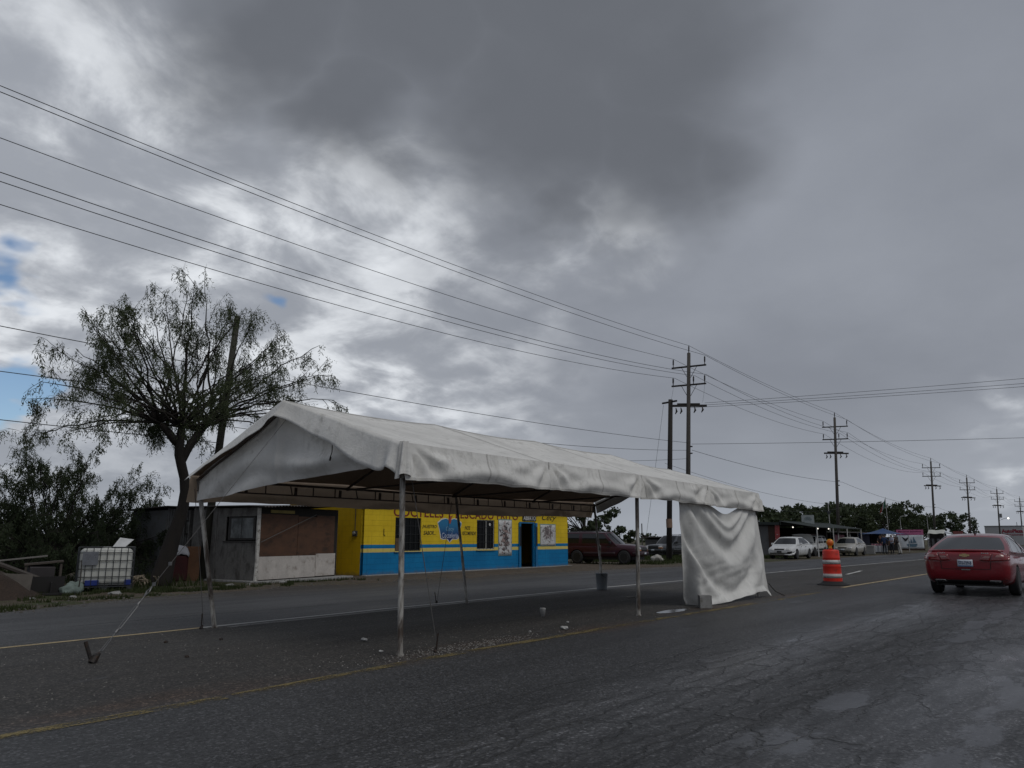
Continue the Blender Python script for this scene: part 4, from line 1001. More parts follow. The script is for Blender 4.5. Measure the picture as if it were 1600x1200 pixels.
for k in range(84):
    el = math.asin(min(.999, rng.uniform(-.04, 1.0) ** 1.0 if True else 0)) if k > 6 else R(rng.uniform(-6, 8))
    limbs.append((2.399 * k + rng.gauss(0, .2), el, rng.uniform(.74, 1.04)))
fan_tree(tree, [(.60, 0, 4.55), (1.42, .08, 4.8), (.02, -.14, 4.7), (.62, .02, 4.65), (1.1, .05, 4.45)], limbs, (3.9, 3.4, 4.45), 21, .030, LEAF_M, per=.66, start=.46, ll=.105, lw=.011, flen=.36, nleaf=8)
# low suckers on the trunk
# ---- willowy bush
bush = thing('willow_bush', 'big willowy bush with many sprawling stems at the left edge', 'bush', (11.3, 28.6, 0), R(-20))
limbs = []
for k in range(64):
    limbs.append((2.399 * k + rng.gauss(0, .2), math.asin(rng.uniform(.12, 1.0)), rng.uniform(.62, 1.05)))
limbs += [(R(5), R(12), .8), (R(-12), R(16), .95), (R(20), R(24), 1.0)]
fan_tree(bush, [(0, 0, .1), (.25, .1, .05), (-.25, -.05, .05), (.1, -.2, .1)], limbs, (4.6, 4.0, 4.7), 33, .034, LEAF_W, per=1.25, start=.36, flen=.30, ll=.10, lw=.014, nleaf=9)
b3 = thing('willow_bush', 'lower dense bush between the willowy bush and the leaning tree', 'bush', (16.2, 35.5, 0), R(-25))
limbs = [(2.399 * k, math.asin(rng.uniform(.1, 1.0)), rng.uniform(.6, 1.05)) for k in range(44)]
fan_tree(b3, [(0, 0, .1), (.4, .1, .05), (-.5, -.05, .05)], limbs, (4.2, 3.6, 2.7), 44, .04, LEAF_W, per=1.4, start=.15, flen=.26, ll=.085, lw=.014, nleaf=9)

# ---- broad leaved trees farther off
LEAF_B = mat('broad dark leaf', (.036, .050, .024), .7, .45, .6, spec=.3, transl=((.07, .09, .03), .2))
def broad_tree(lab, loc, h, rx, seed, n=3600, size=.16, th=.9, lean=0., group='trees behind the roadside stalls', clumps=26, gapy=1., name='roadside_tree', lm=None):
    rng = random.Random(seed); o = thing(name, lab, 'tree', loc, rng.uniform(0, 6), group)
    tz = h * .34; tr = MB(); tr.path([(0, 0, -.1), (.05, .03, tz * .5), (lean * .3, .05, tz), (lean * .6, 0, h * .62)], [th * .18, th * .14, th * .11, .04], 9); cs = []
    br = MB()
    for k in range(clumps):
        a = 2.399 * k; u = (k + .5) / clumps; rr = rx * math.sqrt(rng.random()) * (1 - .35 * max(0, u - .6)); zz = lerp(h * .34, h * .93, u) - .12 * rr
        c = V(rr * math.cos(a) + lean, rr * math.sin(a), zz); r_ = rng.uniform(.30, .52) * rx * .55 * gapy; cs.append((c.x, c.y, c.z, r_))
        s = V(lean * .3, .05, tz * rng.uniform(.75, 1.2)); m_ = s.lerp(c, .5) + V(rng.gauss(0, .15), rng.gauss(0, .15), .15); br.path([s, m_, c], [th * .055, th * .035, .01], 5)
    tr.build('trunk', BARK, o, smooth=True); br.build('limbs', BARK, o)
    leaf_cloud(cs, n, size, .8, seed).build('crown', lm or LEAF_B, o); return o
broad_tree('open crowned tree behind the maroon off-roader, right of the shop', (50.5, 32.5, 0), 4.9, 3.2, 3, 3600, .14, .9, .3, None, 30, .72)
broad_tree('low bushy tree just right of the open crowned tree by the maroon off-roader', (57.2, 33.5, 0), 2.6, 1.5, 9, 1300, .12, .5, 0, None, 14, .9)
FT = [(80, 31, 3.7, 2.8, 'sparse low tree behind the dark roofed shack at the left end of the stalls'), (88, 30, 4.0, 3.0, 'low tree behind the white square sign of the stalls'), (97, 32, 4.9, 3.6, 'bushy tree left of the second tall utility pole'),
      (109, 33, 6.4, 4.6, 'tall dark tree right behind the second tall utility pole'), (121, 33, 6.6, 4.6, 'dark tree left of the green flag'), (136, 36, 7.2, 5.0, 'dark tree right of the green flag'), (150, 34, 8.1, 5.2, 'dark tree above the pink and white banner'),
      (168, 35, 8.9, 5.6, 'tallest dark tree behind the third tall utility pole'), (188, 35, 7.4, 5.0, 'dark tree left of the fourth tall utility pole'), (216, 33, 8.0, 5.0, 'separate round tree right of the fourth tall utility pole'), (104, 38, 6.0, 4.0, 'dark tree in the second row behind the blue awning')]
for i, (x, y, h, r_, lab) in enumerate(FT): broad_tree(lab, (x, y, 0), h, r_, 50 + i, 4200, .23, 1.1, 0, clumps=34, gapy=.85)

# ---------------------------------------------------------------- water tank in a cage
TANK = mat('milky tank plastic', (.50, .51, .48), .45, .10, 1.5, dirt=((.30, .30, .27), .25, 1.6), spec=.4)
CAGE = mat('cage steel', (.050, .054, .058), .45, .2, 10, metal=.6)
ibc = thing('caged_tank', 'white plastic water tank in a steel cage on a pallet by the verge', 'tank', (9.78, 21.32, -.02), R(-22)); ibc.scale = (1.06, 1.06, 1.06)
mb = MB(); mb.box((0, 0, .60), (1.14, .94, .86)); tk = mb.build('tank', TANK, ibc, smooth=True)
md = tk.modifiers.new('bevel', 'BEVEL'); md.width = .11; md.segments = 5
mb = MB(); mb.lathe([(.10, 1.02), (.10, 1.06), (.085, 1.07), (0, 1.07)], 18); mb.build('filler_cap', TANK, ibc)
bar_h = MB(); bar_h.path([(-.6, -.5, 0), (.6, -.5, 0), (.6, .5, 0), (-.6, .5, 0), (-.6, -.5, 0)], .011, 6); first = None
for z in (.17, .36, .55, .74, .93, 1.06):
    if first is None: first = bar_h.build('cage_ring', CAGE, ibc, loc=(0, 0, z))
    else: inst('cage_ring', first.data, ibc, (0, 0, z))
bar_v = MB(); bar_v.tube((0, 0, .12), (0, 0, 1.06), .009, None, 6); first = None
spots = [(x, y) for x in np.linspace(-.6, .6, 9) for y in (-.513, .513)] + [(x, y) for y in np.linspace(-.38, .38, 6) for x in (-.613, .613)]
for x, y in spots:
    if first is None: first = bar_v.build('cage_bar', CAGE, ibc, loc=(x, y, 0))
    else: inst('cage_bar', first.data, ibc, (x, y, 0))
mb = MB(); mb.box((-.36, -.526, .80), (.34, .006, .32)); mb.build('steel_label', mat('label plate', (.20, .21, .23), .3, .3, 3, metal=.5), ibc)
PAL = mat('pallet plastic', (.035, .038, .042), .6, .2, 6)
mb = MB()
for x in (-.55, 0, .55): mb.box((x, 0, .055), (.12, 1.0, .11))
for k in range(5): mb.box((0, -.44 + k * .22, .125), (1.2, .13, .022))
mb.build('pallet', PAL, ibc)
BLU = mat('blue plastic', (.010, .025, .16), .5, .2, 4)
for x, wd, lab in ((-.28, .30, 'blue plastic crate end behind the cage bars'), (.50, .14, None)):
    mb = MB(); mb.box((x, -.40 - .095, .22), (wd, .03, .13)); mb.build('blue_corner_guard', BLU, ibc, bevel=.01)
mb = MB(); mb.grid(lambda u, v: V(-.05 + .30 * u + .16 * v + .04 * v * u, .10 * v - .05 + .05 * math.sin(u * 3), .0 + .26 * v - .05 * u * v), 8, 8); sh = mb.build('plastic_sheet', mat('white sheet', (.50, .51, .52), .6), smooth=True, solid=.012, loc=(9.95, 21.28, 1.09)); sh.rotation_euler = (0, 0, R(-30)); setp(sh, 'bent white plastic sheet lying on top of the caged water tank', 'sheet')
pb = thing('paint_pail', 'small white pail on the grass in front of the caged tank', 'pail', (9.62, 20.98, 0), 0)
mb = MB(); mb.lathe([(.10, 0), (.115, .2), (.125, .205), (.12, .21), (.10, .02)], 18); mb.build('pail_wall', mat('white pail', (.42, .42, .40), .6, .1), pb, smooth=True)
mb = MB(); mb.lathe([(0, .19), (.116, .19)], 18); mb.build('lid', mat('grey lid', (.25, .25, .24), .6), pb)
# tangle of pale scrap next to the trunk
sc = thing('scrap_pile', 'pile of pale broken branches and offcuts between the tank and the tree', 'scrap', (11.0, 22.0, 0), 0)
rng = random.Random(3)
for k in range(16):
    a = rng.uniform(0, 6.28); mb = MB(); L_ = rng.uniform(.25, .6); p = V(rng.gauss(0, .22), rng.gauss(0, .15), rng.uniform(.03, .25)); d = V(math.cos(a), math.sin(a) * .5, rng.uniform(-.1, .6)).normalized()
    mb.path([p - d * L_ / 2, p + V(0, 0, .03), p + d * L_ / 2], [.018, .025, .012], 5); mb.build('offcut', mat('pale wood', (.24, .20, .15), .9, .3, 6), sc)
# ---- heap of earth and demolition junk at the left edge
SOIL = mat('red brown earth', (.034, .023, .017), .95, .35, 2.5, .9, 20, fine=.3)
def mound(u, v):
    a = u * 2 * math.pi; r_ = v; z = 1.0 * (1 - sstep(0, 1, r_)) ** .9 * (1 + .2 * nz(math.cos(a) * 1.5, math.sin(a) * 1.5, r_ * 2)) + .06 * nz(math.cos(a) * r_ * 6, math.sin(a) * r_ * 6)
    return V(1.95 * r_ * math.cos(a), 1.5 * r_ * math.sin(a), z - .05)
mb = MB(); mb.grid(mound, 48, 16); o = mb.build('earth_mound', SOIL, smooth=True, loc=(6.35, 20.75, 0)); setp(o, 'heap of reddish brown earth at the left edge of the verge', 'earth mound')
WOOD_D = mat('wet dark timber', (.060, .050, .043), .8, .35, 4, .4, 30, stretch=(.3, 1, 1))
def plank(lab, loc, dims, rot, m_=WOOD_D, name='timber_plank', cat='plank'):
    mb = MB(); mb.box((0, 0, 0), dims); o = mb.build(name, m_, bevel=.006, loc=loc); o.rotation_euler = rot; return setp(o, lab, cat)
plank('long dark plank sloping down to the right over the earth heap', (7.95, 20.95, .42), (2.1, .26, .06), (R(8), R(23), R(-18)))
plank('second dark plank lying just behind the long sloping plank', (7.60, 21.35, .58), (1.9, .22, .06), (R(-5), R(20), R(-22)))
plank('pale batten lying across the junk behind the earth heap', (8.0, 22.0, .83), (1.15, .05, .04), (0, R(-6), R(-20)), mat('pale batten', (.17, .16, .15), .85, .2))
plank('grey concrete panel propped upright beside the earth heap', (7.33, 20.30, .26), (.62, .07, .52), (R(-14), R(4), R(-22)), mat('old concrete', (.095, .085, .075), .9, .25, 5, .4, 40), 'wall_fragment', 'fragment')
cb = thing('dark_hollow', 'black added cabinet lying open under the sloping planks', 'infill', (7.95, 20.45, 0), R(-20))  # black open box added to darken the hollow under the planks
for c, d in (((0, .18, .22), (.95, .03, .42)), ((0, 0, .03), (.95, .38, .04)), ((-.46, 0, .22), (.03, .36, .36)), ((.2, .05, .17), (.03, .26, .26))):
    mb = MB(); mb.box(c, d); mb.build('panel', mat('black board', (.012, .011, .011), .7), cb)
tb = thing('wrecked_table', 'wrecked dark table standing in the junk behind the planks', 'table', (8.45, 21.75, 0), R(-20))
mb = MB(); mb.box((0, 0, .72), (.85, .5, .05), 0, 0, R(-5)); mb.build('table_top', WOOD_D, tb, bevel=.005)
for sx, sy in ((-.38, -.2), (.38, -.2), (-.38, .2), (.38, .2)):
    mb = MB(); mb.box((sx, sy, .35), (.05, .05, .70)); mb.build('leg', WOOD_D, tb)
mb = MB(); mb.box((-.05, -.1, .42), (.55, .3, .45), .2, .2); mb.build('sagging_panel', mat('grey brown panel', (.055, .05, .052), .9), tb)
SACK = mat('pale green sack', (.13, .165, .15), .8, .2, 5)
def sack(lab, loc, s, seed):
    bm = bmesh.new(); bmesh.ops.create_icosphere(bm, subdivisions=3, radius=1)
    for v in bm.verts: k = 1 + .35 * nz(v.co.x * 1.6 + seed, v.co.y * 1.6, v.co.z * 1.6) + .12 * nz(v.co.x * 5, v.co.y * 5 + seed, v.co.z * 5); v.co = Vector((v.co.x * s[0] * k, v.co.y * s[1] * k, max(-.02, (v.co.z + .55) * s[2] * k)))
    me = bpy.data.meshes.new('sack'); bm.to_mesh(me); bm.free(); me.materials.append(SACK); me.polygons.foreach_set('use_smooth', [True] * len(me.polygons)); return setp(inst('sack', me, None, loc), lab, 'sack')
sack('pale green sack at the foot of the sloping plank', (8.55, 20.35, 0), (.24, .18, .15), 1.)
sack('pale green sack right beside the cage of the water tank', (8.98, 21.1, 0), (.2, .2, .17), 5.)
mb = MB(); mb.path([(0, 0, 0), (.03, 0, .4), (.02, .02, .8)], [.018, .014, .01], 6); setp(mb.build('stick', TWIG, loc=(8.85, 20.6, 0)), 'thin upright stick between the two pale green sacks', 'stick')
rk = [(9.3, 19.6, .12), (8.2, 19.3, .09), (7.4, 19.5, .07), (12.9, 20.4, .10), (14.9, 20.7, .14), (15.6, 20.95, .10), (13.6, 20.55, .07)]
labs = ['pale flat stone on the verge grass in front of the tank', 'small pale stone on the verge grass below the sacks', 'pale stone at the foot of the earth heap', 'grey stone on the grass right of the leaning tree', 'grey rubble lump at the corner of the timber shed slab', 'grey rubble lump in front of the white shed boards', 'small grey stone between the tree and the shed corner']
for i, (x, y, s) in enumerate(rk):
    bm = bmesh.new(); bmesh.ops.create_icosphere(bm, subdivisions=2, radius=1)
    for v in bm.verts: k = 1 + .4 * nz(v.co.x * 1.5 + i * 3, v.co.y * 1.5, v.co.z * 1.5); v.co = Vector((v.co.x * s * k * 1.4, v.co.y * s * k, (v.co.z + .3) * s * .5 * k))
    me = bpy.data.meshes.new('rubble'); bm.to_mesh(me); bm.free(); me.materials.append(CONC); setp(inst('rubble', me, None, (x, y, gz(x, y)), (0, 0, i)), labs[i], 'stone', 'stones on the verge')
# ================================================================ UTILITY POLES AND WIRES
POLE = mat('weathered grey pole', (.070, .064, .058), .9, .25, 3, .5, 20, stretch=(1, 1, .12))
POLE_D = mat('dark tarred pole', (.024, .021, .019), .9, .3, 3, .5, 20, stretch=(1, 1, .12))
ARM = mat('dark crossarm', (.034, .031, .029), .85, .25, 4)
INSUL = mat('dark insulator', (.035, .03, .03), .35, .2, 10)
WIRE = mat('wire', (.035, .036, .04), .6, .1, 5)
PY = 22.0
def arm(root, z, L, ins, brace=True, h=.10, dz=0., ang=0.):
    mb = MB(); mb.box((0, 0, z), (.11, L, h), ang); a = mb.build('crossarm', ARM, root, bevel=.01)
    for y, ih in ins:
        m2 = MB(); m2.lathe([(.028, z + h / 2), (.03, z + h / 2 + ih * .3), (.055, z + h / 2 + ih * .35), (.05, z + h / 2 + ih * .5), (.055, z + h / 2 + ih * .6), (.05, z + h / 2 + ih * .75), (.055, z + h / 2 + ih * .85), (.03, z + h / 2 + ih), (0, z + h / 2 + ih)], 8, Matrix.Translation((0, y, 0))); m2.build('insulator', INSUL, a)
    if brace:
        for sg in (-1, 1):
            m2 = MB(); m2.tube((.06, sg * .12, z - .75), (.06, sg * L * .22, z - .03), .018, None, 5); m2.build('brace', ARM, a)
def power_pole(lab, x, top, lean=0., mid=True, trans=False, drop=False):
    o = thing('utility_pole', lab, 'utility pole', (x - .031 * top, PY + .039 * top, 0), 0, 'tall utility poles along the road'); o.rotation_euler = (.039, .031, 0)
    H_ = top - .50
    mb = MB(); mb.path([(0, 0, -.3), (0, 0, H_ * .5), (0, 0, H_)], [.17, .145, .115], 14); mb.build('shaft', POLE, o, smooth=True)
    mb = MB(); mb.lathe([(.03, H_ - .05), (.035, H_ + .12), (.05, H_ + .16), (.045, H_ + .24), (.05, H_ + .3), (.045, H_ + .42), (.03, H_ + .5), (0, H_ + .5)], 8); mb.build('top_pin', INSUL, o)
    arm(o, top - 1.45, 2.5, [(-1.15, .55), (1.15, .55)])
    arm(o, top - 2.72, 2.5, [(-1.15, .52), (1.15, .52), (-.35, .52)])
    if mid:
        mb = MB(); mb.box((0, -.05, top - 4.15), (.12, 2.3, .14), R(20)); mb.box((.2, .1, top - 4.0), (.12, 1.5, .12), R(20)); a = mb.build('crossarm', ARM, o)
        for y in (-1.1, -.5, .6, 1.0):
            m2 = MB(); m2.path([(-.05, y * .9, top - 4.25), (-.12, y * .9 - .1, top - 4.5), (-.02, y * .9 + .05, top - 4.65)], [.03, .07, .03], 8); m2.build('fuse_cutout', INSUL, a)
    if trans:
        mb = MB(); mb.lathe([(0, top - 6.8), (.25, top - 6.75), (.25, top - 5.95), (.2, top - 5.9), (0, top - 5.9)], 12, Matrix.Translation((-.1, -.42, 0))); mb.build('transformer', mat('transformer grey', (.16, .165, .17), .5), o, smooth=False)
    for z in (top - 6.9, top - 7.35):
        mb = MB(); mb.box((0, -.2, z), (.08, .18, .08)); mb.build('wire_clamp', INSUL, o)
    return o
PX = [47.5, 81.0, 129.7, 162.4, 203.6, 250.]
PT = [14.25, 13.95, 13.3, 12.9, 12.85, 12.8]
labs = ['tall grey utility pole with three crossarm levels rising behind the tent', 'second tall utility pole, standing behind the parked cars', 'third tall utility pole, beside the pink banner', 'fourth tall utility pole, above the roof of the red car', 'fifth tall utility pole with a transformer, right of the fourth', 'farthest tall utility pole, at the right edge']
for i in range(6): power_pole(labs[i], PX[i], PT[i], R([0, 0, 0, 0, 0, 0][i]), True, i == 4)
p1 = thing('wooden_pole', 'dark tarred wooden pole just left of the nearest tall utility pole', 'utility pole', (44.0, 22.35, 0), 0)
mb = MB(); mb.path([(0, 0, -.2), (.16, -.20, 5), (.32, -.40, 10.05)], [.18, .16, .14], 12); mb.build('shaft', POLE_D, p1, smooth=True)
mb = MB(); mb.lathe([(.187, 2.02), (.19, 2.3), (.187, 2.55)], 12, Matrix.Translation((.07, -.09, 0))); mb.build('paper_notice', mat('faded notice', (.20, .13, .095), .8), p1)
mb = MB(); mb.box((.32, -.32, 9.9), (.1, 1.2, .1), R(-15)); mb.build('crossarm', ARM, p1)
p0 = thing('wooden_pole', 'leaning bare wooden pole standing in the crown of the leaning tree', 'utility pole', (14.05, 23.9, 0), 0)
mb = MB(); mb.path([(.0, 0, -.2), (.30, 0, 4.4), (.62, 0, 9.05)], [.14, .125, .105], 12); mb.build('shaft', mat('mossy pole', (.035, .034, .026), .9, .3, 3, .5, 20, stretch=(1, 1, .15)), p0, smooth=True)

def cat(a, b, sag, n=26):
    a, b = V(*a), V(*b); return [a.lerp(b, i / n) - V(0, 0, sag * 4 * (i / n) * (1 - i / n)) for i in range(n + 1)]
def wire(lab, segs, r=.011, name='power_line', group=None):
    pts = []
    for s in segs: pts += s if not pts else s[1:]
    mb = MB(); mb.path(pts, r, 5, False); return setp(mb.build(name, WIRE), lab, 'power line', group)
WX = [-25.] + PX; WT = [14.25] + PT
SAG0 = 1.25
specs = [(0., 0., 'topmost power line carried on the pole tops', 1.14, 14.11), (-1.15, -.85, 'power line on the road side of the upper crossarms, close under the topmost line', 1.30, 13.66), (1.15, -.80, 'power line on the field side of the upper crossarms', 1.54, 13.85),
         (-1.15, -2.16, 'power line on the road side of the lower crossarms', 2.15, 12.47), (-.35, -2.15, 'power line next to the pole shafts on the lower crossarms', 2.13, 12.61), (1.15, -2.12, 'lowest main power line, on the field side of the lower crossarms', 2.16, 12.61)]
for dy, dz_, lab, sg, z0_ in specs:
    segs = []
    for i in range(len(WX) - 1):
        span = WX[i + 1] - WX[i]
        segs.append(cat((WX[i], PY + dy, WT[i] + dz_ if i else z0_), (WX[i + 1], PY + dy, WT[i + 1] + dz_), sg * (span / 72.5) ** 2 * (1 if i == 0 else 1.1)))
    wire(lab, segs, .0125, group='main power lines')
# low cables left of the nearest tall pole
wire('low cable running from the left edge past the leaning tree to the nearest tall pole', [cat((-12, 23, 7.3), (47.25, 22.3, 7.60), .65)], .012, 'cable')
wire('second low cable, passing through the crown of the leaning tree', [cat((-12, 23, 5.6), (14.5, 23.75, 6.0), .15), cat((14.5, 23.75, 6.0), (47.25, 22.3, 7.1), .45)], .012, 'cable')
wire('lowest cable, sagging from the left edge to the leaning bare pole', [cat((-12, 23, 4.75), (14.3, 23.8, 4.5), .12)], .012, 'cable')
wire('cable from the leaning bare pole running low behind the tent to the nearest tall pole', [cat((14.4, 23.8, 5.1), (47.25, 22.35, 6.55), .55)], .010, 'cable')
# lines that cross the road towards the right edge
for k, (y0, z0, z1, lab) in enumerate(((-.9, 10.2, 14.0, 'uppermost of the three lines crossing the road from the nearest tall pole'), (-.3, 10.1, 13.4, 'middle one of the three lines crossing the road from the nearest tall pole'), (.3, 10.0, 13.1, 'lowest of the three lines crossing the road from the nearest tall pole'))):
    wire(lab, [cat((47.6, PY + y0, z0), (66, -24, z1 - 1.4), .35)], .012)
wire('single low line crossing the road from the nearest tall pole to the right edge', [cat((47.32, PY + .05, 7.5), (66, -24, 7.65), .35)], .012)
wire('telephone cable slung from the nearest to the second tall pole', [cat((47.32, PY + .05, 7.1), (81, PY - .2, 6.9), .35), cat((81, PY - .2, 6.9), (129.7, PY - .2, 6.0), .6), cat((129.7, PY - .2, 6.), (162.4, PY - .2, 5.8), .4)], .014, 'cable')
wire('upper service cable between the timber pole row and the second tall pole', [cat((44.1, 22.4, 6.0), (81, PY - .2, 4.6), .5)], .010, 'cable')
wire('lower slack service cable hanging right of the tent to the second tall pole', [cat((44.1, 22.4, 5.2), (81, PY - .2, 4.5), 1.2)], .010, 'cable')
wire('service cable running from the second tall pole down over the stalls', [cat((81, PY - .2, 4.5), (108, 26, 3.9), .35)], .010, 'cable')
wire('stay wire slanting from the dark wooden pole down to the grass', [cat((44.1, 22.35, 9.7), (41.2, 22.6, .05), 0, 2)], .009, 'cable')
# jumper loops on the nearest pole
for k, (a, b, lab) in enumerate((((47.3, 20.85, 12.0), (47.4, 21.2, 10.2), 'slack jumper wire on the road side of the nearest tall pole'), ((47.3, 23.1, 12.0), (44.3, 22.0, 9.95), 'slack jumper wire from the lower crossarm to the dark wooden pole'))):
    wire(lab, [cat(a, b, .35, 10)], .007, 'jumper_wire')
# ================================================================ VEHICLES
def car_paint(name, col, rough=.28, coat=.8, var=.06, dirt=None): return mat(name, col, rough, var, 1.5, spec=.5, coat=coat, dirt=dirt)
TYRE = mat('tyre rubber', (.016, .016, .017), .8, .2, 8)
RIM = mat('alloy rim', (.30, .30, .30), .35, .15, 8, metal=.8)
RIM_D = mat('dull rim', (.15, .148, .145), .5, .2, 8, metal=.5)
CGLASS = mat('car glass', (.010, .012, .014), .06, .1, 2, spec=.6)
CHROME = mat('chrome trim', (.62, .62, .62), .12, .05, 8, metal=1.)
BLKP = mat('black plastic', (.012, .012, .012), .5, .2, 8)
SEAM = mat('panel gap', (.006, .004, .004), .7, .1, 8)
LAMP_R = mat('red lamp', (.17, .002, .003), .1, .15, 6, coat=1.)
LAMP_W = mat('clear lamp', (.42, .42, .42), .12, .2, 9, coat=1.)
LAMP_RW = mat('lamp segment', (.26, .12, .11), .12, .2, 9, coat=1.)
LAMP_A = mat('amber lamp', (.42, .16, .03), .15, .2, 9, coat=1.)
PLATE = mat('number plate', (.50, .54, .60), .5, .05, 8)
PLATE_T = mat('plate ink', (.03, .06, .14), .5)
GOLD = mat('gilt emblem', (.55, .42, .22), .25, .1, 9, metal=.8)
_ring = [(0., 0., 0), (.80, 0., 0), (.955, .10, 0), (1., .42, 0), (.992, .68, 0), (.955, .90, 0), (.80, 1., 0), (.40, 1., .6), (0., 1., 1.)]
def ev_mesh(o):
    dg = bpy.context.evaluated_depsgraph_get(); dg.update(); return bpy.data.meshes.new_from_object(o.evaluated_get(dg))
def wheel_meshes(r, wd, rim_m, key):
    if key in WH: return WH[key]
    M = Matrix.Rotation(R(-90), 4, 'X')
    t_ = MB(); t_.lathe([(r * .64, -wd / 2), (r * .93, -wd / 2), (r * .985, -wd * .42), (r, -wd * .3), (r, wd * .3), (r * .985, wd * .42), (r * .93, wd / 2), (r * .64, wd / 2)], 32, M, False)
    to = t_.build('wheel', TYRE, smooth=True)
    k = MB(); k.cur = 1; k.lathe([(r * .665, wd * .50), (r * .62, wd * .47), (r * .58, wd * .12), (r * .16, wd * .10), (0, wd * .10)], 28, M)
    k.cur = 0; k.lathe([(r * .67, wd * .505), (r * .60, wd * .49)], 28, M, False)
    for a in range(6):
        an = a * math.pi / 3; k.box((math.cos(an) * r * .38, wd * .27, math.sin(an) * r * .38), (r * .52, .03, r * .15), 0, 0, -an)
    k.lathe([(r * .18, wd * .1), (r * .16, wd * .38), (0, wd * .38)], 16, M)
    ro = k.build('rim', [rim_m, BLKP]); res = (to.data, ro.data); bpy.data.objects.remove(to); bpy.data.objects.remove(ro); WH[key] = res; return res
WH = {}
def make_car(name, lab, catg, loc, rz, S, paint_m, rim_m=RIM, group=None):
    """S: stations [(x, half width, z bottom, z top, crown)], cab stations [(x base, x roof, kind)], cab heights, wheels"""
    root = thing(name, lab, catg, loc, rz, group)
    mb = MB(); st = S['body']; n = len(_ring) * 2 - 2; vs_ = []; fs = []
    for (x, w_, zb, zt, cr) in st:
        half = [(a * w_, lerp(zb, zt, b) + cr * c) for a, b, c in _ring]; ring = half + [(-y, z) for y, z in half[-2:0:-1]]
        vs_ += [(x, y, z) for y, z in ring]
    for i in range(len(st) - 1):
        for k in range(n): k2 = (k + 1) % n; fs.append((i * n + k, i * n + k2, (i + 1) * n + k2, (i + 1) * n + k))
    fs.append(tuple(range(n - 1, -1, -1))); o_ = (len(st) - 1) * n; fs.append(tuple(o_ + k for k in range(n)))
    mb.add(vs_, [f[::-1] for f in fs]); body = mb.build('body', paint_m, None, smooth=True, sub=2); body.data.materials.append(BLKP)
    cut = MB(); r_, hw = S['wr'], S['track']
    for x in S['axles']:
        cut.path([(x, -1.4, r_ + S.get('lift', 0)), (x, 1.4, r_ + S.get('lift', 0))], r_ * 1.14, 28)
    co_ = cut.build('cutter', BLKP)
    # keep a core so the arches do not open through the whole car
    md = body.modifiers.new('arches', 'BOOLEAN'); md.object = co_; md.operation = 'DIFFERENCE'; md.solver = 'EXACT'
    try: md.material_mode = 'TRANSFER'
    except Exception: pass
    me = ev_mesh(body); body.modifiers.clear(); old = body.data; body.data = me; bpy.data.objects.remove(co_)
    for p in me.polygons: p.use_smooth = True
    try: me.set_sharp_from_angle(angle=R(32))
    except Exception: pass
    body.parent = root
    mb = MB(); xs_ = [s[0] for s in st]; mb.box(((min(xs_) + max(xs_)) / 2, 0, .42), (max(xs_) - min(xs_) - .5, S['track'] * 2 - .45, .40)); mb.build('underbody', BLKP, root)
    bvh = BVHTree.FromPolygons([v.co.copy() for v in me.vertices], [tuple(p.vertices) for p in me.polygons])
    # cabin
    cs = S['cab']; wb, wr = S['wb'], S['wrf']
    def zb(x): return interp(S['beltx'], S['beltz'], x)
    def zr(x): return interp(S['roofx'], S['roofz'], x)
    def P(i, t, sd):
        xb, xr, _ = cs[i]; t2 = t; x = lerp(xb, xr, t2); y = (lerp(wb, wr, t) + .035 * math.sin(math.pi * t)) if t > 0 else wb
        if i in (0, len(cs) - 1): y -= .0
        return V(x, sd * y, lerp(zb(xb), zr(xr), t))
    pm = MB(); nt = 6
    def side(i, sd, t0, t1, m_): m_.grid(lambda u, v: P(i, lerp(t0, t1, v), sd).lerp(P(i + 1, lerp(t0, t1, v), sd), u), 3, nt, flip=(sd > 0))
    for sd in (-1, 1):
        for i in range(len(cs) - 1):
            if cs[i][2] == 'g':
                g = MB(); side(i, sd, .07, .88, g); g.build('side_window', CGLASS, root, smooth=True)
                side(i, sd, 0, .07, pm); side(i, sd, .88, 1, pm); side(i, sd, -.22, 0, pm)
            elif cs[i][2] == 'k': k_ = MB(); side(i, sd, .0, .9, k_); k_.build('pillar', BLKP, root); side(i, sd, .9, 1, pm); side(i, sd, -.22, 0, pm)
            else: side(i, sd, 0, 1, pm); side(i, sd, -.22, 0, pm)
    def endp(i, u, t, bow):
        p = P(i, t, 1); y = p.y * u; return V(p.x + bow * (1 - u * u), y, p.z + S['crown'] * t * (1 - u * u))
    for i, nm, bow, fl in ((0, 'rear_window', S['bow'][0], True), (len(cs) - 1, 'windshield', S['bow'][1], False)):
        g = MB(); g.grid(lambda u, v: endp(i, lerp(-.90, .90, u), lerp(.05, .90, v), bow), 14, 6, flip=fl); g.build(nm, CGLASS, root, smooth=True)
        for a, b, c, d in ((-1, -.90, 0, 1), (.90, 1, 0, 1), (-1, 1, -.22, 0), (-.9, .9, 0, .05), (-.9, .9, .90, 1)): pm.grid(lambda u, v: endp(i, lerp(a, b, u), lerp(c, d, v), bow), 8, 4, flip=fl)
    x0, x1 = cs[0][1], cs[-1][1]
    def rf(u, v):
        x = lerp(x0, x1, v); e = (S['bow'][0] * (1 - v) ** 4 + S['bow'][1] * v ** 4) * (1 - u * u)
        return V(x + e, u * wr, zr(x) + S['crown'] * (1 - u * u))
    pm.grid(lambda u, v: rf(2 * u - 1, v), 14, 12, flip=False)
    cabin = pm.build('cabin_shell', paint_m, root, smooth=True)
    tm, rm = wheel_meshes(r_, S.get('tw', .21), rim_m, (r_, rim_m.name))
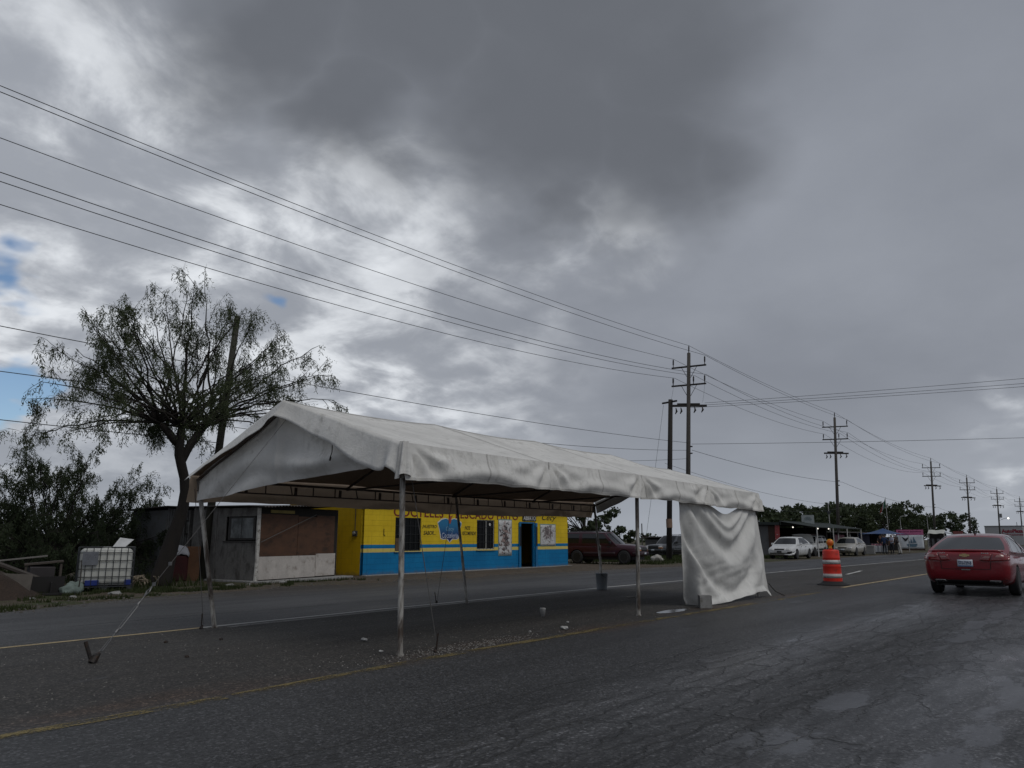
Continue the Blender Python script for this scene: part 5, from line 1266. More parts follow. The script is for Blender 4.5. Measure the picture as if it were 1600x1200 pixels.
    for x in S['axles']:
        for sd in (-1, 1):
            wv = inst('wheel', tm, root, (x, sd * (hw - .10), r_), (0, 0, 0 if sd > 0 else math.pi)); inst('rim', rm, wv)
    return root, bvh, cabin
def patch(bvh, axis, c, name, m_, root, off=.006, nu=10, nv=6, solid=0.):
    """panel laid on the body: c = four corners (a,b) clockwise; axis rear/front: (y,z); left/right: (x,z)"""
    o_, d_ = {'rear': (lambda a, b: V(-6, a, b), V(1, 0, 0)), 'front': (lambda a, b: V(6, a, b), V(-1, 0, 0)), 'left': (lambda a, b: V(a, 6, b), V(0, -1, 0)), 'right': (lambda a, b: V(a, -6, b), V(0, 1, 0)), 'top': (lambda a, b: V(a, b, 6), V(0, 0, -1))}[axis]
    def ab(u, v): return lerp(lerp(c[0][0], c[1][0], u), lerp(c[3][0], c[2][0], u), v), lerp(lerp(c[0][1], c[1][1], u), lerp(c[3][1], c[2][1], u), v)
    H = {}
    for j in range(nv + 1):
        for i in range(nu + 1):
            h = bvh.ray_cast(o_(*ab(i / nu, j / nv)), d_)
            if h[0] is not None and h[3] < 5.9: H[(i, j)] = h[3]
    med = sorted(H.values())[len(H) // 2] if H else 4.
    H = {k: (v if abs(v - med) < .30 else med) for k, v in H.items()}
    def fn(u, v):
        i, j = round(u * nu), round(v * nv); d = H.get((i, j))
        if d is None: d = H[min(H, key=lambda k: (k[0] - i) ** 2 + (k[1] - j) ** 2)] if H else med
        return o_(*ab(u, v)) + d_ * (d - off)
    mb = MB(); mb.grid(fn, nu, nv); return mb.build(name, m_, root, smooth=True, solid=solid)

SEDAN = dict(body=[(-2.45, .60, .50, .90, .0), (-2.43, .80, .40, .985, .005), (-2.34, .885, .30, 1.025, .012), (-2.15, .915, .24, 1.035, .02), (-1.75, .925, .20, 1.03, .03), (-1.1, .925, .18, .99, .03), (-.2, .925, .17, .95, .03), (.7, .92, .17, .935, .03), (1.15, .915, .18, .945, .04), (1.7, .905, .20, .86, .04), (2.1, .87, .22, .765, .03), (2.34, .78, .26, .67, .02), (2.44, .60, .34, .56, .0)],
    cab=[(-1.90, -.92, 'p'), (-1.62, -.70, 'g'), (-.62, -.42, 'g'), (-.22, -.14, 'k'), (-.14, -.06, 'g'), (.72, .34, 'p'), (1.22, .52, 'e')], wb=.855, wrf=.60, beltx=[-1.9, -1.2, 0, 1.2], beltz=[1.045, .985, .93, .945], roofx=[-1.0, -.7, -.2, .2, .55], roofz=[1.355, 1.405, 1.425, 1.415, 1.375], crown=.03, bow=(-.16, .20), wr=.335, track=.925, axles=(-1.40, 1.43))
RED = car_paint('wine red metallic', (.165, .003, .009), .22, .5, .05)
car, bv, cab_ = make_car('red_sedan', 'wine red four-door sedan driving away in the near lane, seen from behind', 'car', (23.75, 3.08, 0), R(-1.0), SEDAN, RED)
for sd in (-1, 1):
    f = lambda pts: [(sd * a, b) for a, b in (pts if sd > 0 else [pts[1], pts[0], pts[3], pts[2]])]
    tl = patch(bv, 'rear', f([(.52, .80), (.90, .83), (.88, .965), (.58, .985)]), 'tail_lamp', LAMP_R, car, .012, 12, 6, .012)
    patch(bv, 'rear', f([(.62, .895), (.82, .90), (.80, .945), (.66, .955)]), 'lamp_segment', LAMP_RW, tl, .021, 6, 3)
    tl2 = patch(bv, 'rear', f([(.30, .82), (.505, .80), (.555, .98), (.36, .95)]), 'tail_lamp', LAMP_R, car, .010, 8, 5, .010)
    patch(bv, 'rear', f([(.36, .885), (.50, .88), (.53, .915), (.42, .925)]), 'lamp_segment', LAMP_RW, tl2, .018, 6, 3)
    patch(bv, 'rear', f([(.50, .62), (.512, .62), (.522, .80), (.508, .80)]), 'boot_seam', SEAM, car, .004, 2, 8)
    patch(bv, 'rear', f([(.55, .355), (.86, .37), (.86, .39), (.55, .375)]), 'bumper_crease', mat('crease red', (.12, .010, .014), .3, .05, 3, coat=1.), car, .006, 8, 2)
    ex = patch(bv, 'rear', f([(.42, .30), (.66, .30), (.68, .365), (.46, .365)]), 'exhaust_tip', CHROME, car, .016, 6, 3, .01)
    patch(bv, 'rear', f([(.445, .285), (.645, .285), (.662, .350), (.475, .350)]), 'exhaust_hole', SEAM, ex, .024, 6, 3)
    # mirrors, side sills, door handles
    mb = MB(); mb.box((.62, sd * 1.00, 1.0), (.14, .20, .13), 0, 0, 0, .85); mb.box((.66, sd * .90, .95), (.06, .12, .03)); mb.build('door_mirror', RED, car, bevel=.03)
    axn = 'left' if sd > 0 else 'right'
    for x in (-.30, .62): patch(bv, axn, [(x - .11, .80), (x + .11, .80), (x + .11, .82), (x - .11, .82)], 'door_handle', CHROME, car, .03, 3, 2, .012)
    for x, z0, z1 in ((-.20, .25, .93), (.80, .25, .92), (-1.06, .57, .98)): patch(bv, axn, [(x - .004, z0), (x + .004, z0), (x + .004, z1), (x - .004, z1)], 'door_seam', SEAM, car, .003, 1, 10)
    mb = MB()
    mb.path([(-1.60, sd * .882, 1.02), (-.2, sd * .880, .965), (.72, sd * .878, .955)], .010, 5); mb.path([(-1.62, sd * .875, 1.03), (-1.2, sd * .80, 1.20), (-.70, sd * .66, 1.385), (-.1, sd * .645, 1.405), (.34, sd * .655, 1.385), (.72, sd * .875, .965)], .009, 5); mb.build('window_trim', CHROME, car)
patch(bv, 'rear', [(-.50, .61), (.50, .61), (.50, .622), (-.50, .622)], 'boot_seam', SEAM, car, .004, 16, 1)
patch(bv, 'rear', [(-.66, .24), (.66, .24), (.72, .365), (-.72, .365)], 'diffuser', BLKP, car, .010, 16, 4, .006)
pl = patch(bv, 'rear', [(-.16, .675), (.16, .675), (.16, .835), (-.16, .835)], 'number_plate', PLATE, car, .020, 4, 4, .008)
hx = bv.ray_cast(V(-6, 0, .76), V(1, 0, 0))[0].x; hb = bv.ray_cast(V(-6, 0, .93), V(1, 0, 0))[0].x
lettering('STS-729-B', .27, .075, PLATE_T, pl, (hx - .029, 0, .762), (R(90), 0, R(-90)), 0, .01, 1, 'plate_text')
mb = MB(); mb.box((hx - .026, 0, .69), (.004, .30, .018)); mb.build('plate_band', mat('plate blue', (.02, .10, .25), .5), pl)
# cross shaped emblem: two offset bars
mb = MB(); mb.prism([(-.11, -.022), (-.045, -.022), (-.04, -.038), (.05, -.038), (.045, -.022), (.10, -.022), (.11, .022), (.045, .022), (.04, .038), (-.05, .038), (-.045, .022), (-.10, .022)], .012, Matrix.Translation((hb - .012, 0, .935)) @ Matrix.Rotation(R(-90), 4, 'Z')); mb.build('emblem', GOLD, car)
mb = MB(); mb.box((hx - .012, 0, .605), (.01, .18, .022)); mb.build('boot_grip', CHROME, car)
for sd, wd in ((1, .20), (-1, .14)):
    mb = MB()
    for k in range(4): mb.box((bv.ray_cast(V(-6, sd * .46, .975), V(1, 0, 0))[0].x - .006, sd * (.42 + k * .045) if sd > 0 else -.36 - k * .04, .985), (.006, .028, .022))
    mb.build('model_badge', CHROME, car)
mb = MB(); mb.path([V(-2.36 + .10 * (y / .8) ** 2, y, 1.045 - .02 * (y / .8) ** 2) for y in np.linspace(-.78, .78, 15)], [.012] + [.03] * 13 + [.012], 8); mb.build('lip_spoiler', RED, car, smooth=True)
mb = MB(); mb.prism([(-.10, 0), (.10, 0), (-.02, .075), (-.06, .085)], .03, Matrix.Translation((-.62, -.015, 1.435))); mb.build('antenna_fin', BLKP, car)
mb = MB(); mb.box((-.93, 0, 1.388), (.05, .55, .012)); mb.build('brake_light', BLKP, car)

SED2 = dict(body=[(-2.25, .62, .45, .86, .0), (-2.22, .80, .34, .93, .005), (-2.05, .85, .24, .97, .015), (-1.6, .865, .2, .97, .02), (-1.0, .87, .18, .93, .02), (0, .87, .17, .90, .02), (.8, .865, .17, .90, .03), (1.15, .86, .18, .90, .035), (1.65, .84, .2, .80, .04), (2.02, .80, .22, .72, .03), (2.2, .72, .28, .64, .02), (2.26, .55, .36, .56, 0)],
    cab=[(-1.72, -1.05, 'p'), (-1.42, -.82, 'g'), (-.42, -.30, 'k'), (-.34, -.22, 'g'), (.62, .14, 'p'), (1.10, .38, 'e')], wb=.80, wrf=.56, beltx=[-1.8, -1, 0, 1.1], beltz=[.975, .925, .895, .905], roofx=[-1.1, -.8, -.2, .2, .4], roofz=[1.32, 1.375, 1.39, 1.37, 1.34], crown=.025, bow=(-.14, .18), wr=.305, track=.865, axles=(-1.28, 1.32), tw=.19)
def sedan_front(root, bv_, lampm, dark_grille=True, damaged=False, plate=True):
    for sd in (-1, 1):
        f = lambda pts: [(sd * a, b) for a, b in (pts if sd > 0 else [pts[1], pts[0], pts[3], pts[2]])]
        patch(bv_, 'front', f([(.42, .56), (.70, .57), (.72, .66), (.44, .655)]), 'headlamp', lampm, root, .012, 8, 4, .01)
        axn = 'left' if sd > 0 else 'right'
        for x, z0, z1 in ((-.36, .25, .90), (.66, .25, .89), (-1.1, .64, .93)): patch(bv_, axn, [(x - .005, z0), (x + .005, z0), (x + .005, z1), (x - .005, z1)], 'door_seam', SEAM, root, .003, 1, 8)
        for x in (-.55, .35): patch(bv_, axn, [(x - .1, .76), (x + .1, .76), (x + .1, .785), (x - .1, .785)], 'door_handle', BLKP, root, .02, 3, 1, .01)
        mb = MB(); mb.box((.72, sd * .93, .95), (.10, .18, .12), 0, 0, 0, .8); mb.build('door_mirror', PM_[root.name], root, bevel=.025)
    patch(bv_, 'front', [(-.30, .57), (.30, .57), (.32, .65), (-.32, .65)], 'grille', BLKP, root, .012, 8, 4, .008)
    patch(bv_, 'front', [(-.62, .34), (.62, .34), (.62, .40), (-.62, .40)], 'air_intake', BLKP, root, .008, 12, 3)
    if plate: patch(bv_, 'front', [(-.15, .42), (.15, .42), (.15, .52), (-.15, .52)], 'number_plate', BLKP if damaged else PLATE, root, .02, 4, 2, .006)
    if damaged:
        patch(bv_, 'front', [(.46, .30), (.78, .32), (.80, .50), (.50, .46)], 'bumper_break', BLKP, root, .010, 8, 5)
        mb = MB(); mb.path([(2.24, .30, .30), (2.20, .62, .27), (2.0, .84, .33), (1.72, .88, .47)], [.03, .05, .06, .03], 8); mb.path([(2.1, .74, .44), (1.95, .86, .50), (1.75, .89, .52)], .02, 6); mb.build('hanging_bumper', PM_[root.name], root, smooth=True)
PM_ = {}
WHITE = car_paint('white car paint', (.56, .57, .57), .3, .6, .05, ((.3, .29, .27), .08, 1.5))
wc, bv, _ = make_car('white_sedan', 'white sedan with a broken front bumper parked facing the camera by the stalls', 'car', (55.4, 18.75, 0), R(181), SED2, WHITE, RIM); wc.scale = (1.05, 1.05, 1.06); PM_[wc.name] = WHITE
sedan_front(wc, bv, LAMP_W, True, True)
BEIGE = car_paint('champagne paint', (.33, .32, .285), .32, .6, .06, ((.2, .19, .17), .1, 1.5))
bc, bv, _ = make_car('beige_sedan', 'champagne beige sedan parked behind the traffic drum', 'car', (69.2, 18.5, 0), R(182), SED2, BEIGE, RIM_D); bc.scale = (1.05, 1.03, 1.06); PM_[bc.name] = BEIGE
sedan_front(bc, bv, LAMP_W, True, False)

SUV = dict(body=[(-2.28, .70, .50, .92, 0), (-2.26, .82, .42, .97, 0), (-2.1, .86, .36, 1.0, .0), (-1.4, .87, .34, 1.01, .0), (0, .87, .32, 1.0, .0), (.7, .865, .32, .99, .02), (1.0, .86, .32, .99, .03), (1.5, .85, .34, .96, .04), (2.0, .83, .36, .92, .04), (2.18, .78, .38, .86, .03), (2.25, .66, .44, .78, 0)],
    cab=[(-2.20, -1.98, 'p'), (-2.10, -1.90, 'g'), (-1.22, -1.20, 'p'), (-1.02, -1.02, 'g'), (-.22, -.22, 'k'), (-.14, -.14, 'g'), (.66, .12, 'p'), (.90, .22, 'e')], wb=.835, wrf=.67, beltx=[-2.2, 1], beltz=[1.0, .985], roofx=[-2, -1.5, -.5, .3], roofz=[1.585, 1.60, 1.60, 1.575], crown=.03, bow=(-.06, .16), wr=.345, track=.875, axles=(-1.33, 1.38), tw=.22)
MAROON = car_paint('maroon paint', (.032, .003, .011), .35, .25, .1, ((.05, .03, .03), .15, 2.))
def suv_details(root, bv_, pm_, cladding):
    for sd in (-1, 1):
        f = lambda pts: [(sd * a, b) for a, b in (pts if sd > 0 else [pts[1], pts[0], pts[3], pts[2]])]
        axn = 'left' if sd > 0 else 'right'
        patch(bv_, 'front', f([(.50, .74), (.80, .74), (.80, .85), (.50, .85)]), 'headlamp', LAMP_W, root, .012, 8, 4, .01)
        patch(bv_, 'front', f([(.52, .66), (.80, .66), (.80, .72), (.52, .72)]), 'turn_signal', LAMP_A, root, .012, 8, 3, .008)
        patch(bv_, axn, [(-.93, .50), (.90, .50), (.90, .60), (-.93, .60)], 'side_cladding', cladding, root, .014, 14, 3, .01)
        patch(bv_, axn, [(1.85, .50), (2.2, .50), (2.2, .60), (1.85, .60)], 'side_cladding', cladding, root, .014, 6, 3, .01); patch(bv_, axn, [(-2.24, .50), (-1.78, .50), (-1.78, .60), (-2.24, .60)], 'side_cladding', cladding, root, .014, 6, 3, .01)
        for x in (-.98, -.18, .72): patch(bv_, axn, [(x - .005, .66 if x < -.5 else .40), (x + .005, .66 if x < -.5 else .40), (x + .005, .99), (x - .005, .99)], 'door_seam', SEAM, root, .003, 1, 8)
        for x in (-.32, .52): patch(bv_, axn, [(x - .09, .86), (x + .09, .86), (x + .09, .89), (x - .09, .89)], 'door_handle', BLKP, root, .02, 3, 1, .01)
        mb = MB(); mb.box((.66, sd * .96, 1.08), (.11, .20, .16)); mb.build('door_mirror', BLKP, root, bevel=.03)
        mb = MB(); mb.path([(-1.85, sd * .56, 1.62), (-1.75, sd * .56, 1.67), (-.2, sd * .56, 1.68), (-.1, sd * .56, 1.63)], .015, 6); mb.build('roof_rack', BLKP, root)
    patch(bv_, 'front', [(-.46, .66), (.46, .66), (.46, .85), (-.46, .85)], 'grille', BLKP, root, .012, 8, 4, .008)
    patch(bv_, 'front', [(-.80, .46), (.80, .46), (.80, .60), (-.80, .60)], 'bumper', cladding, root, .03, 14, 3, .04)
    patch(bv_, 'front', [(-.15, .48), (.15, .48), (.15, .58), (-.15, .58)], 'number_plate', PLATE, root, .06, 3, 2, .006)
ms, bv, _ = make_car('maroon_offroader', 'maroon four-door off-roader parked nose to the road beside the shop', 'car', (37.25, 22.75, 0), R(-80), SUV, MAROON, RIM_D)
suv_details(ms, bv, MAROON, mat('mauve cladding', (.045, .028, .035), .5, .1)); ms.scale = (1.0, 1.0, 1.06)
DGREY = car_paint('dark blue grey paint', (.035, .040, .046), .3, .8, .08)
ds, bv, _ = make_car('grey_offroader', 'dark grey off-roader parked behind the dark wooden pole, half hidden by the curtain', 'car', (54.6, 27.4, 0), R(168), SUV, DGREY, RIM)
suv_details(ds, bv, DGREY, DGREY)
ws, bv, _ = make_car('white_offroader', 'white off-roader with its hood up parked behind the white sedan', 'car', (64.6, 20.35, 0), R(181), SUV, WHITE, RIM_D)
suv_details(ws, bv, WHITE, BLKP)
mb = MB(); mb.grid(lambda u, v: V(1.05 + 1.0 * u * math.cos(R(38)) - .05 * math.sin(math.pi * u), lerp(-.74, .74, v), 1.02 + 1.05 * u * math.sin(R(38)) + .10 * math.sin(math.pi * u) + .05 * math.sin(math.pi * v)), 10, 8); mb.build('raised_hood', WHITE, ws, smooth=True, solid=.03)

# ---------------------------------------------------------------- traffic drum
dr = thing('traffic_drum', 'red and white striped plastic traffic drum on a black rubber base', 'traffic drum', (24.0, 6.95, 0), R(35))
DRUM = mat('drum plastic', (.58, .028, .014), .5, .12, 4, dirt=((.25, .03, .02), .15, 5.)); REFL = mat('white reflective band', (.48, .48, .47), .5, .08, 6, dirt=((.25, .24, .23), .25, 6.))
mb = MB(); mb.lathe([(.262, .09), (.262, .12), (.256, .30), (.258, .31), (.252, .33), (.246, .52), (.250, .53), (.243, .55), (.238, .76), (.242, .77), (.234, .79), (.228, .96), (.215, .995), (.17, 1.01), (0, 1.015)], 32); mb.build('drum_body', DRUM, dr, smooth=True)
for z0, z1, r0, r1 in ((.205, .325, .2610, .2570), (.60, .715, .2465, .2425)):
    mb = MB(); mb.lathe([(r0, z0), (r1, z1)], 32); b = mb.build('reflective_band', REFL, dr, smooth=True); b.modifiers.new('t', 'SOLIDIFY').thickness = .003
mb = MB(); mb.lathe([(.45, 0), (.455, .012), (.44, .03), (.34, .055), (.285, .10), (.265, .115), (.2, .115), (.2, 0)], 32); mb.build('rubber_base', TYRE, dr, smooth=True)
mb = MB(); mb.box((0, 0, 1.03), (.20, .06, .035)); mb.build('carry_handle', DRUM, dr, bevel=.01)
wl = thing('warning_light', 'round orange warning light mounted on top of the traffic drum', 'warning light', (24.0, 6.95, 1.045), R(15 + 180)); wl.scale = (.84, .84, .84)
M = Matrix.Translation((0, 0, .20)) @ Matrix.Rotation(R(90), 4, 'Y')
YEL = mat('yellow lamp housing', (.55, .30, .02), .5, .1, 6)
mb = MB(); mb.box((0, 0, .045), (.07, .12, .09), 0, 0, 0, .8); mb.lathe([(0, -.045), (.115, -.045), (.125, -.02), (.125, .02), (.10, .045)], 28, M); mb.build('housing', YEL, wl, bevel=.008)
mb = MB(); mb.lathe([(.10, .035), (.098, .05), (.07, .07), (0, .08)], 28, M); mb.lathe([(0, -.055), (.10, -.05), (.10, -.03)], 28, M); mb.build('lens', mat('orange lens', (.72, .14, .008), .25, .1, 30, .4, 160, coat=.5), wl, smooth=True)
bm = bmesh.new(); bmesh.ops.create_icosphere(bm, subdivisions=3, radius=1)
for v in bm.verts: k = 1 + .3 * nz(v.co.x * 1.3, v.co.y * 1.3, v.co.z * 1.3); v.co = Vector((v.co.x * .42 * k, v.co.y * .36 * k, (v.co.z + .4) * .28 * k))
me = bpy.data.meshes.new('boulder'); bm.to_mesh(me); bm.free(); me.materials.append(mat('pale rock', (.30, .29, .265), .9, .2, 4, .5, 20)); setp(inst('boulder', me, None, (43.2, 22.7, 0)), 'pale boulder on the grass at the foot of the dark wooden pole', 'boulder')
# ================================================================ ROADSIDE STALLS ON THE RIGHT
WALL_G = mat('grey block wall', (.115, .115, .118), .9, .2, 1.5, .3, 12, dirt=((.07, .06, .055), .3, 1.5))
ROOF_D = mat('dark green roofing', (.022, .030, .028), .7, .3, 1.5)
BROWN_D = mat('dark brown timber', (.055, .032, .024), .85, .3, 3)
DIM = mat('dim stall inside', (.03, .028, .027), .9, .3, 1.5)
POSTW = mat('white steel post', (.40, .40, .39), .6, .1, 4)
def pole_obj(mb, a, b, r=.04): mb.tube(a, b, r, None, 8); return mb
shA = thing('stall_shack', 'grey walled shack with a dark flat roof and green awning, nearest of the stalls', 'shack', (62.2, 22.0, 0), 0)
mb = MB(); mb.box((.06, 3.0, 1.2), (.12, 6.0, 2.4)); mb.build('end_wall', WALL_G, shA)
mb = MB(); mb.box((-.02, .35, 1.2), (.10, .70, 2.38)); mb.build('brown_panel', BROWN_D, shA)
mb = MB(); mb.box((6.5, 6.0, 1.2), (13, .12, 2.4)); mb.box((13, 3.0, 1.2), (.12, 6, 2.4)); mb.build('back_wall', DIM, shA)
mb = MB(); mb.box((6.4, 2.9, 2.62), (13.6, 6.6, .22), 0, R(1.5)); mb.box((6.4, -.38, 2.60), (13.6, .08, .34)); mb.build('roof', ROOF_D, shA)
mb = MB(); mb.grid(lambda u, v: V(lerp(-.3, 12.6, u), lerp(-3.2, -.3, v), lerp(2.22, 2.72, v) + .02 * math.sin(u * 260)), 200, 3); mb.build('awning', ROOF_D, shA, solid=.02)
for x in (-.2, 4.0, 8.0, 12.4): mb = MB(); mb.tube((x, -3.15, 0), (x, -3.15, 2.24), .05, None, 8); mb.build('post', POSTW, shA)
mb = MB(); mb.box((3.5, .2, .5), (5, .5, 1.0)); mb.build('counter', DIM, shA); mb = MB(); mb.box((9.6, .3, 1.0), (3.5, .08, 1.6)); mb.build('hung_goods', mat('mixed goods', (.10, .055, .06), .8, .9, 3.5, fine=.5), shA)
BULB = mat('lit bulb', (1, .97, .9), .5, 0, 1, emit=((1, .95, .85), 1.6))
for x, y, z in ((2.0, -.6, 2.28), (5.5, -1.5, 2.20), (7.5, -1.8, 2.2)):
    b = bpy.data.meshes.new('bulb'); bm = bmesh.new(); bmesh.ops.create_icosphere(bm, subdivisions=2, radius=.055); bm.to_mesh(b); bm.free(); b.materials.append(BULB); inst('bulb', b, shA, (x, y, z))
PRINT_R = poster_mat('red sign print', (.25, .03, .03), 6, 2., 0, 0, 3., 3., (.25, .03, .03))
mb = MB(); mb.box((0, 0, .58), (.04, .36, 1.16)); o = mb.build('vertical_sign', PRINT_R, loc=(61.9, 21.9, 1.28)); setp(o, 'narrow upright white sign with red print at the corner of the grey shack', 'sign'); o.rotation_euler = (0, R(4), 0)
sq = thing('square_sign', 'square white sign with faint grey print above the stall awning', 'sign', (67.8, 21.3, 2.5), R(8))
mb = MB(); mb.box((0, 0, .42), (.05, 1.0, .84)); bd2 = mb.build('board', mat('sign white', (.30, .33, .33), .6, .1), sq)
mb = MB()
for k in range(3): mb.path([V(-.03, (.16 + .08 * k) * math.cos(a), .34 + (.14 + .10 * k) * math.sin(a)) for a in np.linspace(.2, 2.9, 12)], .018, 4)
mb.build('printed_arcs', mat('sign print grey', (.09, .13, .13), .7), bd2); mb = MB(); mb.box((0, 0, -.12), (.04, .9, .16)); mb.build('lower_strip', mat('strip grey', (.20, .20, .19), .7), sq); mb = MB(); mb.tube((0, .3, -.5), (0, .3, 0), .03); mb.tube((0, -.3, -.5), (0, -.3, 0), .03); mb.build('bracket', BLKP, sq)
mast = thing('thin_mast', 'thin mast with a small antenna rising above the stall roofs left of the second pole', 'mast', (79.5, 22.9, 0), 0)
mb = MB(); mb.tube((0, 0, 0), (0, 0, 4.9), .045, .03, 8); mb.build('mast_tube', POSTW, mast); mb = MB(); mb.box((0, 0, 3.9), (.12, .3, .25)); mb.tube((0, -.4, 4.05), (0, .4, 4.0), .02); mb.build('antenna', CAGE, mast)
shB = thing('market_stall', 'long low dark stall with thin tin roof behind the beige car', 'stall', (77.5, 21.6, 0), R(-2))
mb = MB(); mb.box((6.5, 1.8, 2.05), (14.5, 4.2, .08), 0, R(2)); mb.build('roof', TIN, shB)
mb = MB(); mb.box((6.5, 3.6, 1.0), (14, .1, 2.0)); mb.box((13.4, 1.8, 1.0), (.1, 3.6, 2.0)); mb.build('back_wall', DIM, shB)
for x in (-.4, 3, 6.5, 10, 13.3): mb = MB(); mb.tube((x, -.1, 0), (x, -.1, 2.0), .05, None, 7); mb.build('post', POSTW if x < 4 else BROWN_D, shB)
mb = MB(); mb.box((1.5, .4, 1.15), (2.8, .05, 1.2)); mb.build('pink_hanging_cloths', mat('pink goods', (.26, .12, .15), .8, .7, 3, fine=.4, stretch=(4, 1, .3)), shB); mb = MB(); mb.box((8.5, .6, 1.1), (4.5, .05, .9)); mb.build('blue_hanging_cloths', mat('blue goods', (.025, .035, .13), .8, .8, 2, fine=.4), shB)
mb = MB(); mb.box((8.5, -.1, .45), (5, .7, .9)); mb.build('counter', mat('grey counter', (.10, .10, .105), .8), shB)
can = thing('blue_canopy', 'blue tarpaulin canopy on thin posts over the stall where people stand', 'canopy', (86.0, 19.6, 0), R(5))
TARP = mat('blue tarp', (.018, .060, .17), .5, .2, 2, transl=((.02, .08, .25), .2))
def tarp(u, v):
    a, b = 2 * u - 1, 2 * v - 1; r_ = max(abs(a), abs(b)); return V(a * 3.2, b * 2.0, 2.42 - .55 * r_ - .10 * math.sin(math.pi * r_) - .06 * (1 - abs(abs(a) - abs(b))) * r_)
mb = MB(); mb.grid(tarp, 24, 24); mb.build('tarpaulin', TARP, can, smooth=True)
for x, y in ((-3.1, -1.9), (3.1, -1.9), (-3.1, 1.9), (3.1, 1.9)): mb = MB(); mb.tube((x, y, 0), (x, y, 1.88), .03, None, 6); mb.build('post', POSTW, can)
mb = MB(); mb.box((0, 1.8, 1.2), (6, .03, 1.2)); mb.build('back_sheet', mat('dark blue sheet', (.010, .014, .06), .7, .3, 2), can)
ck = thing('ice_chest', 'pale grey ice chest on the ground behind the beige car', 'chest', (75.4, 18.5, 0), R(8))
mb = MB(); mb.box((0, 0, .36), (.7, .95, .68)); mb.build('chest', mat('grey chest', (.22, .22, .22), .6), ck, bevel=.03); mb = MB(); mb.box((0, 0, .735), (.74, 1.0, .07)); mb.build('lid', POSTW, ck, bevel=.02)
tbl = thing('vendor_table', 'small vendor table with white cloth and bags among the standing people', 'table', (77.8, 18.2, 0), R(5))
mb = MB(); mb.grid(lambda u, v: V(-.35 + .7 * v, -.75 + 1.5 * u, .74), 4, 4); mb.grid(lambda u, v: V(-.36 - .03 * math.sin(u * 30), -.75 + 1.5 * u, .74 - .55 * v), 30, 3); mb.build('cloth', mat('white table cloth', (.42, .44, .47), .8, .1), tbl, solid=.01)
for x in (-.3, .3):
    for y in (-.7, .7): mb = MB(); mb.box((x, y, .36), (.04, .04, .72)); mb.build('leg', BLKP, tbl)
mb = MB()
for k in range(6): mb.box((.05 * nz(k * 3.3), -.55 + k * .22, .82), (.16, .18, .16 + .05 * nz(k * 1.7)), k)
mb.build('goods', mat('pink goods', (.26, .12, .15), .8), tbl, bevel=.03)
# ---- banner: pink header and white sheet with a bird and a ship
bn_ = thing('banner_wall', 'tall white banner with pink header, dark bird and blue ship print', 'banner', (105.0, 20.95, 0), R(3))
mb = MB(); mb.grid(lambda u, v: V(-.02 + .05 * nz(u * 2, v * 2), -1.45 + 2.9 * u, .22 + 1.62 * v), 12, 8, flip=True); sh_ = mb.build('white_sheet', mat('banner white', (.62, .66, .70), .6, .08), bn_, smooth=True, solid=.01)
mb = MB(); mb.box((-.02, 0, 2.16), (.05, 2.95, .62)); hd = mb.build('pink_header', mat('banner pink', (.46, .13, .26), .6, .1), bn_)
lettering('Mariscos Jarochos', 2.5, .22, mat('header ink', (.10, .01, .05), .7), hd, (-.05, 0, 2.24), (R(90), 0, R(-90)), 0, .02, 1, 'header_text')
mb = MB(); mb.prism([(-.95, 1.70), (-.55, 1.40), (-.30, 1.50), (-.12, 1.72), (-.22, 1.42), (-.45, 1.10), (-.62, 1.12), (-.80, 1.45)], .01, Matrix.Translation((-.075, 0, 0)) @ Matrix.Rotation(R(-90), 4, 'Z')); mb.build('bird_print', mat('bird ink', (.015, .015, .02), .7), sh_)
mb = MB()
for poly in ([(-.45, .75), (.75, .80), (.62, .45), (-.25, .42)], [(.0, .85), (.06, 1.45), (.25, .9)], [(.28, .9), (.36, 1.65), (.66, .92)], [(-.22, .85), (-.1, 1.2), (-.04, .86)]): mb.prism(poly, .01, Matrix.Translation((-.075, 0, 0)) @ Matrix.Rotation(R(-90), 4, 'Z'))
mb.build('ship_print', mat('ship ink', (.10, .17, .23), .7, .3, 5), sh_)
for y in (-1.48, 1.48): mb = MB(); mb.tube((.03, y, 0), (.03, y, 2.5), .045, None, 7); mb.build('post', BROWN_D, bn_)
mb = MB(); mb.box((.02, 0, .12), (.06, 2.9, .22)); mb.build('base_board', BROWN_D, bn_)
hp = thing('hoop_frame', 'round hoop frame of bent branches left of the pink banner', 'frame', (103.5, 22.9, 0), R(3))
mb = MB()
for r_ in (1.9, 1.75): mb.path([V(.1 * (r_ - 1.8), .2 + r_ * .62 * math.cos(a), max(0, r_ * 1.22 * math.sin(a))) for a in np.linspace(0, math.pi, 20)], .05, 6)
mb.build('hoop', mat('bent branch', (.11, .07, .055), .9), hp); mb = MB(); mb.box((.5, .2, .8), (.1, 2.0, 1.6)); mb.build('dark_back', DIM, hp)
bm = bmesh.new(); bmesh.ops.create_icosphere(bm, subdivisions=2, radius=.28); me = bpy.data.meshes.new('hanging_bag'); bm.to_mesh(me); bm.free(); me.materials.append(mat('straw bag', (.16, .14, .11), .9)); inst('hanging_bag', me, hp, (-.2, -.35, .95), (0, 0, 0), (.7, .8, 1.1))
st2 = thing('awning_stall', 'dark stall with a small white awning right of the pink banner', 'stall', (108.5, 18.6, 0), R(3))
mb = MB(); mb.grid(lambda u, v: V(-1.2 + 1.6 * v, -.9 + 1.8 * u, 2.0 + .45 * v + .04 * math.sin(u * 9)), 10, 4); mb.build('awning', mat('off white awning', (.42, .43, .40), .7), st2, solid=.02)
mb = MB(); mb.box((.6, 0, 1.0), (.1, 1.9, 2.0)); mb.build('back_wall', DIM, st2)
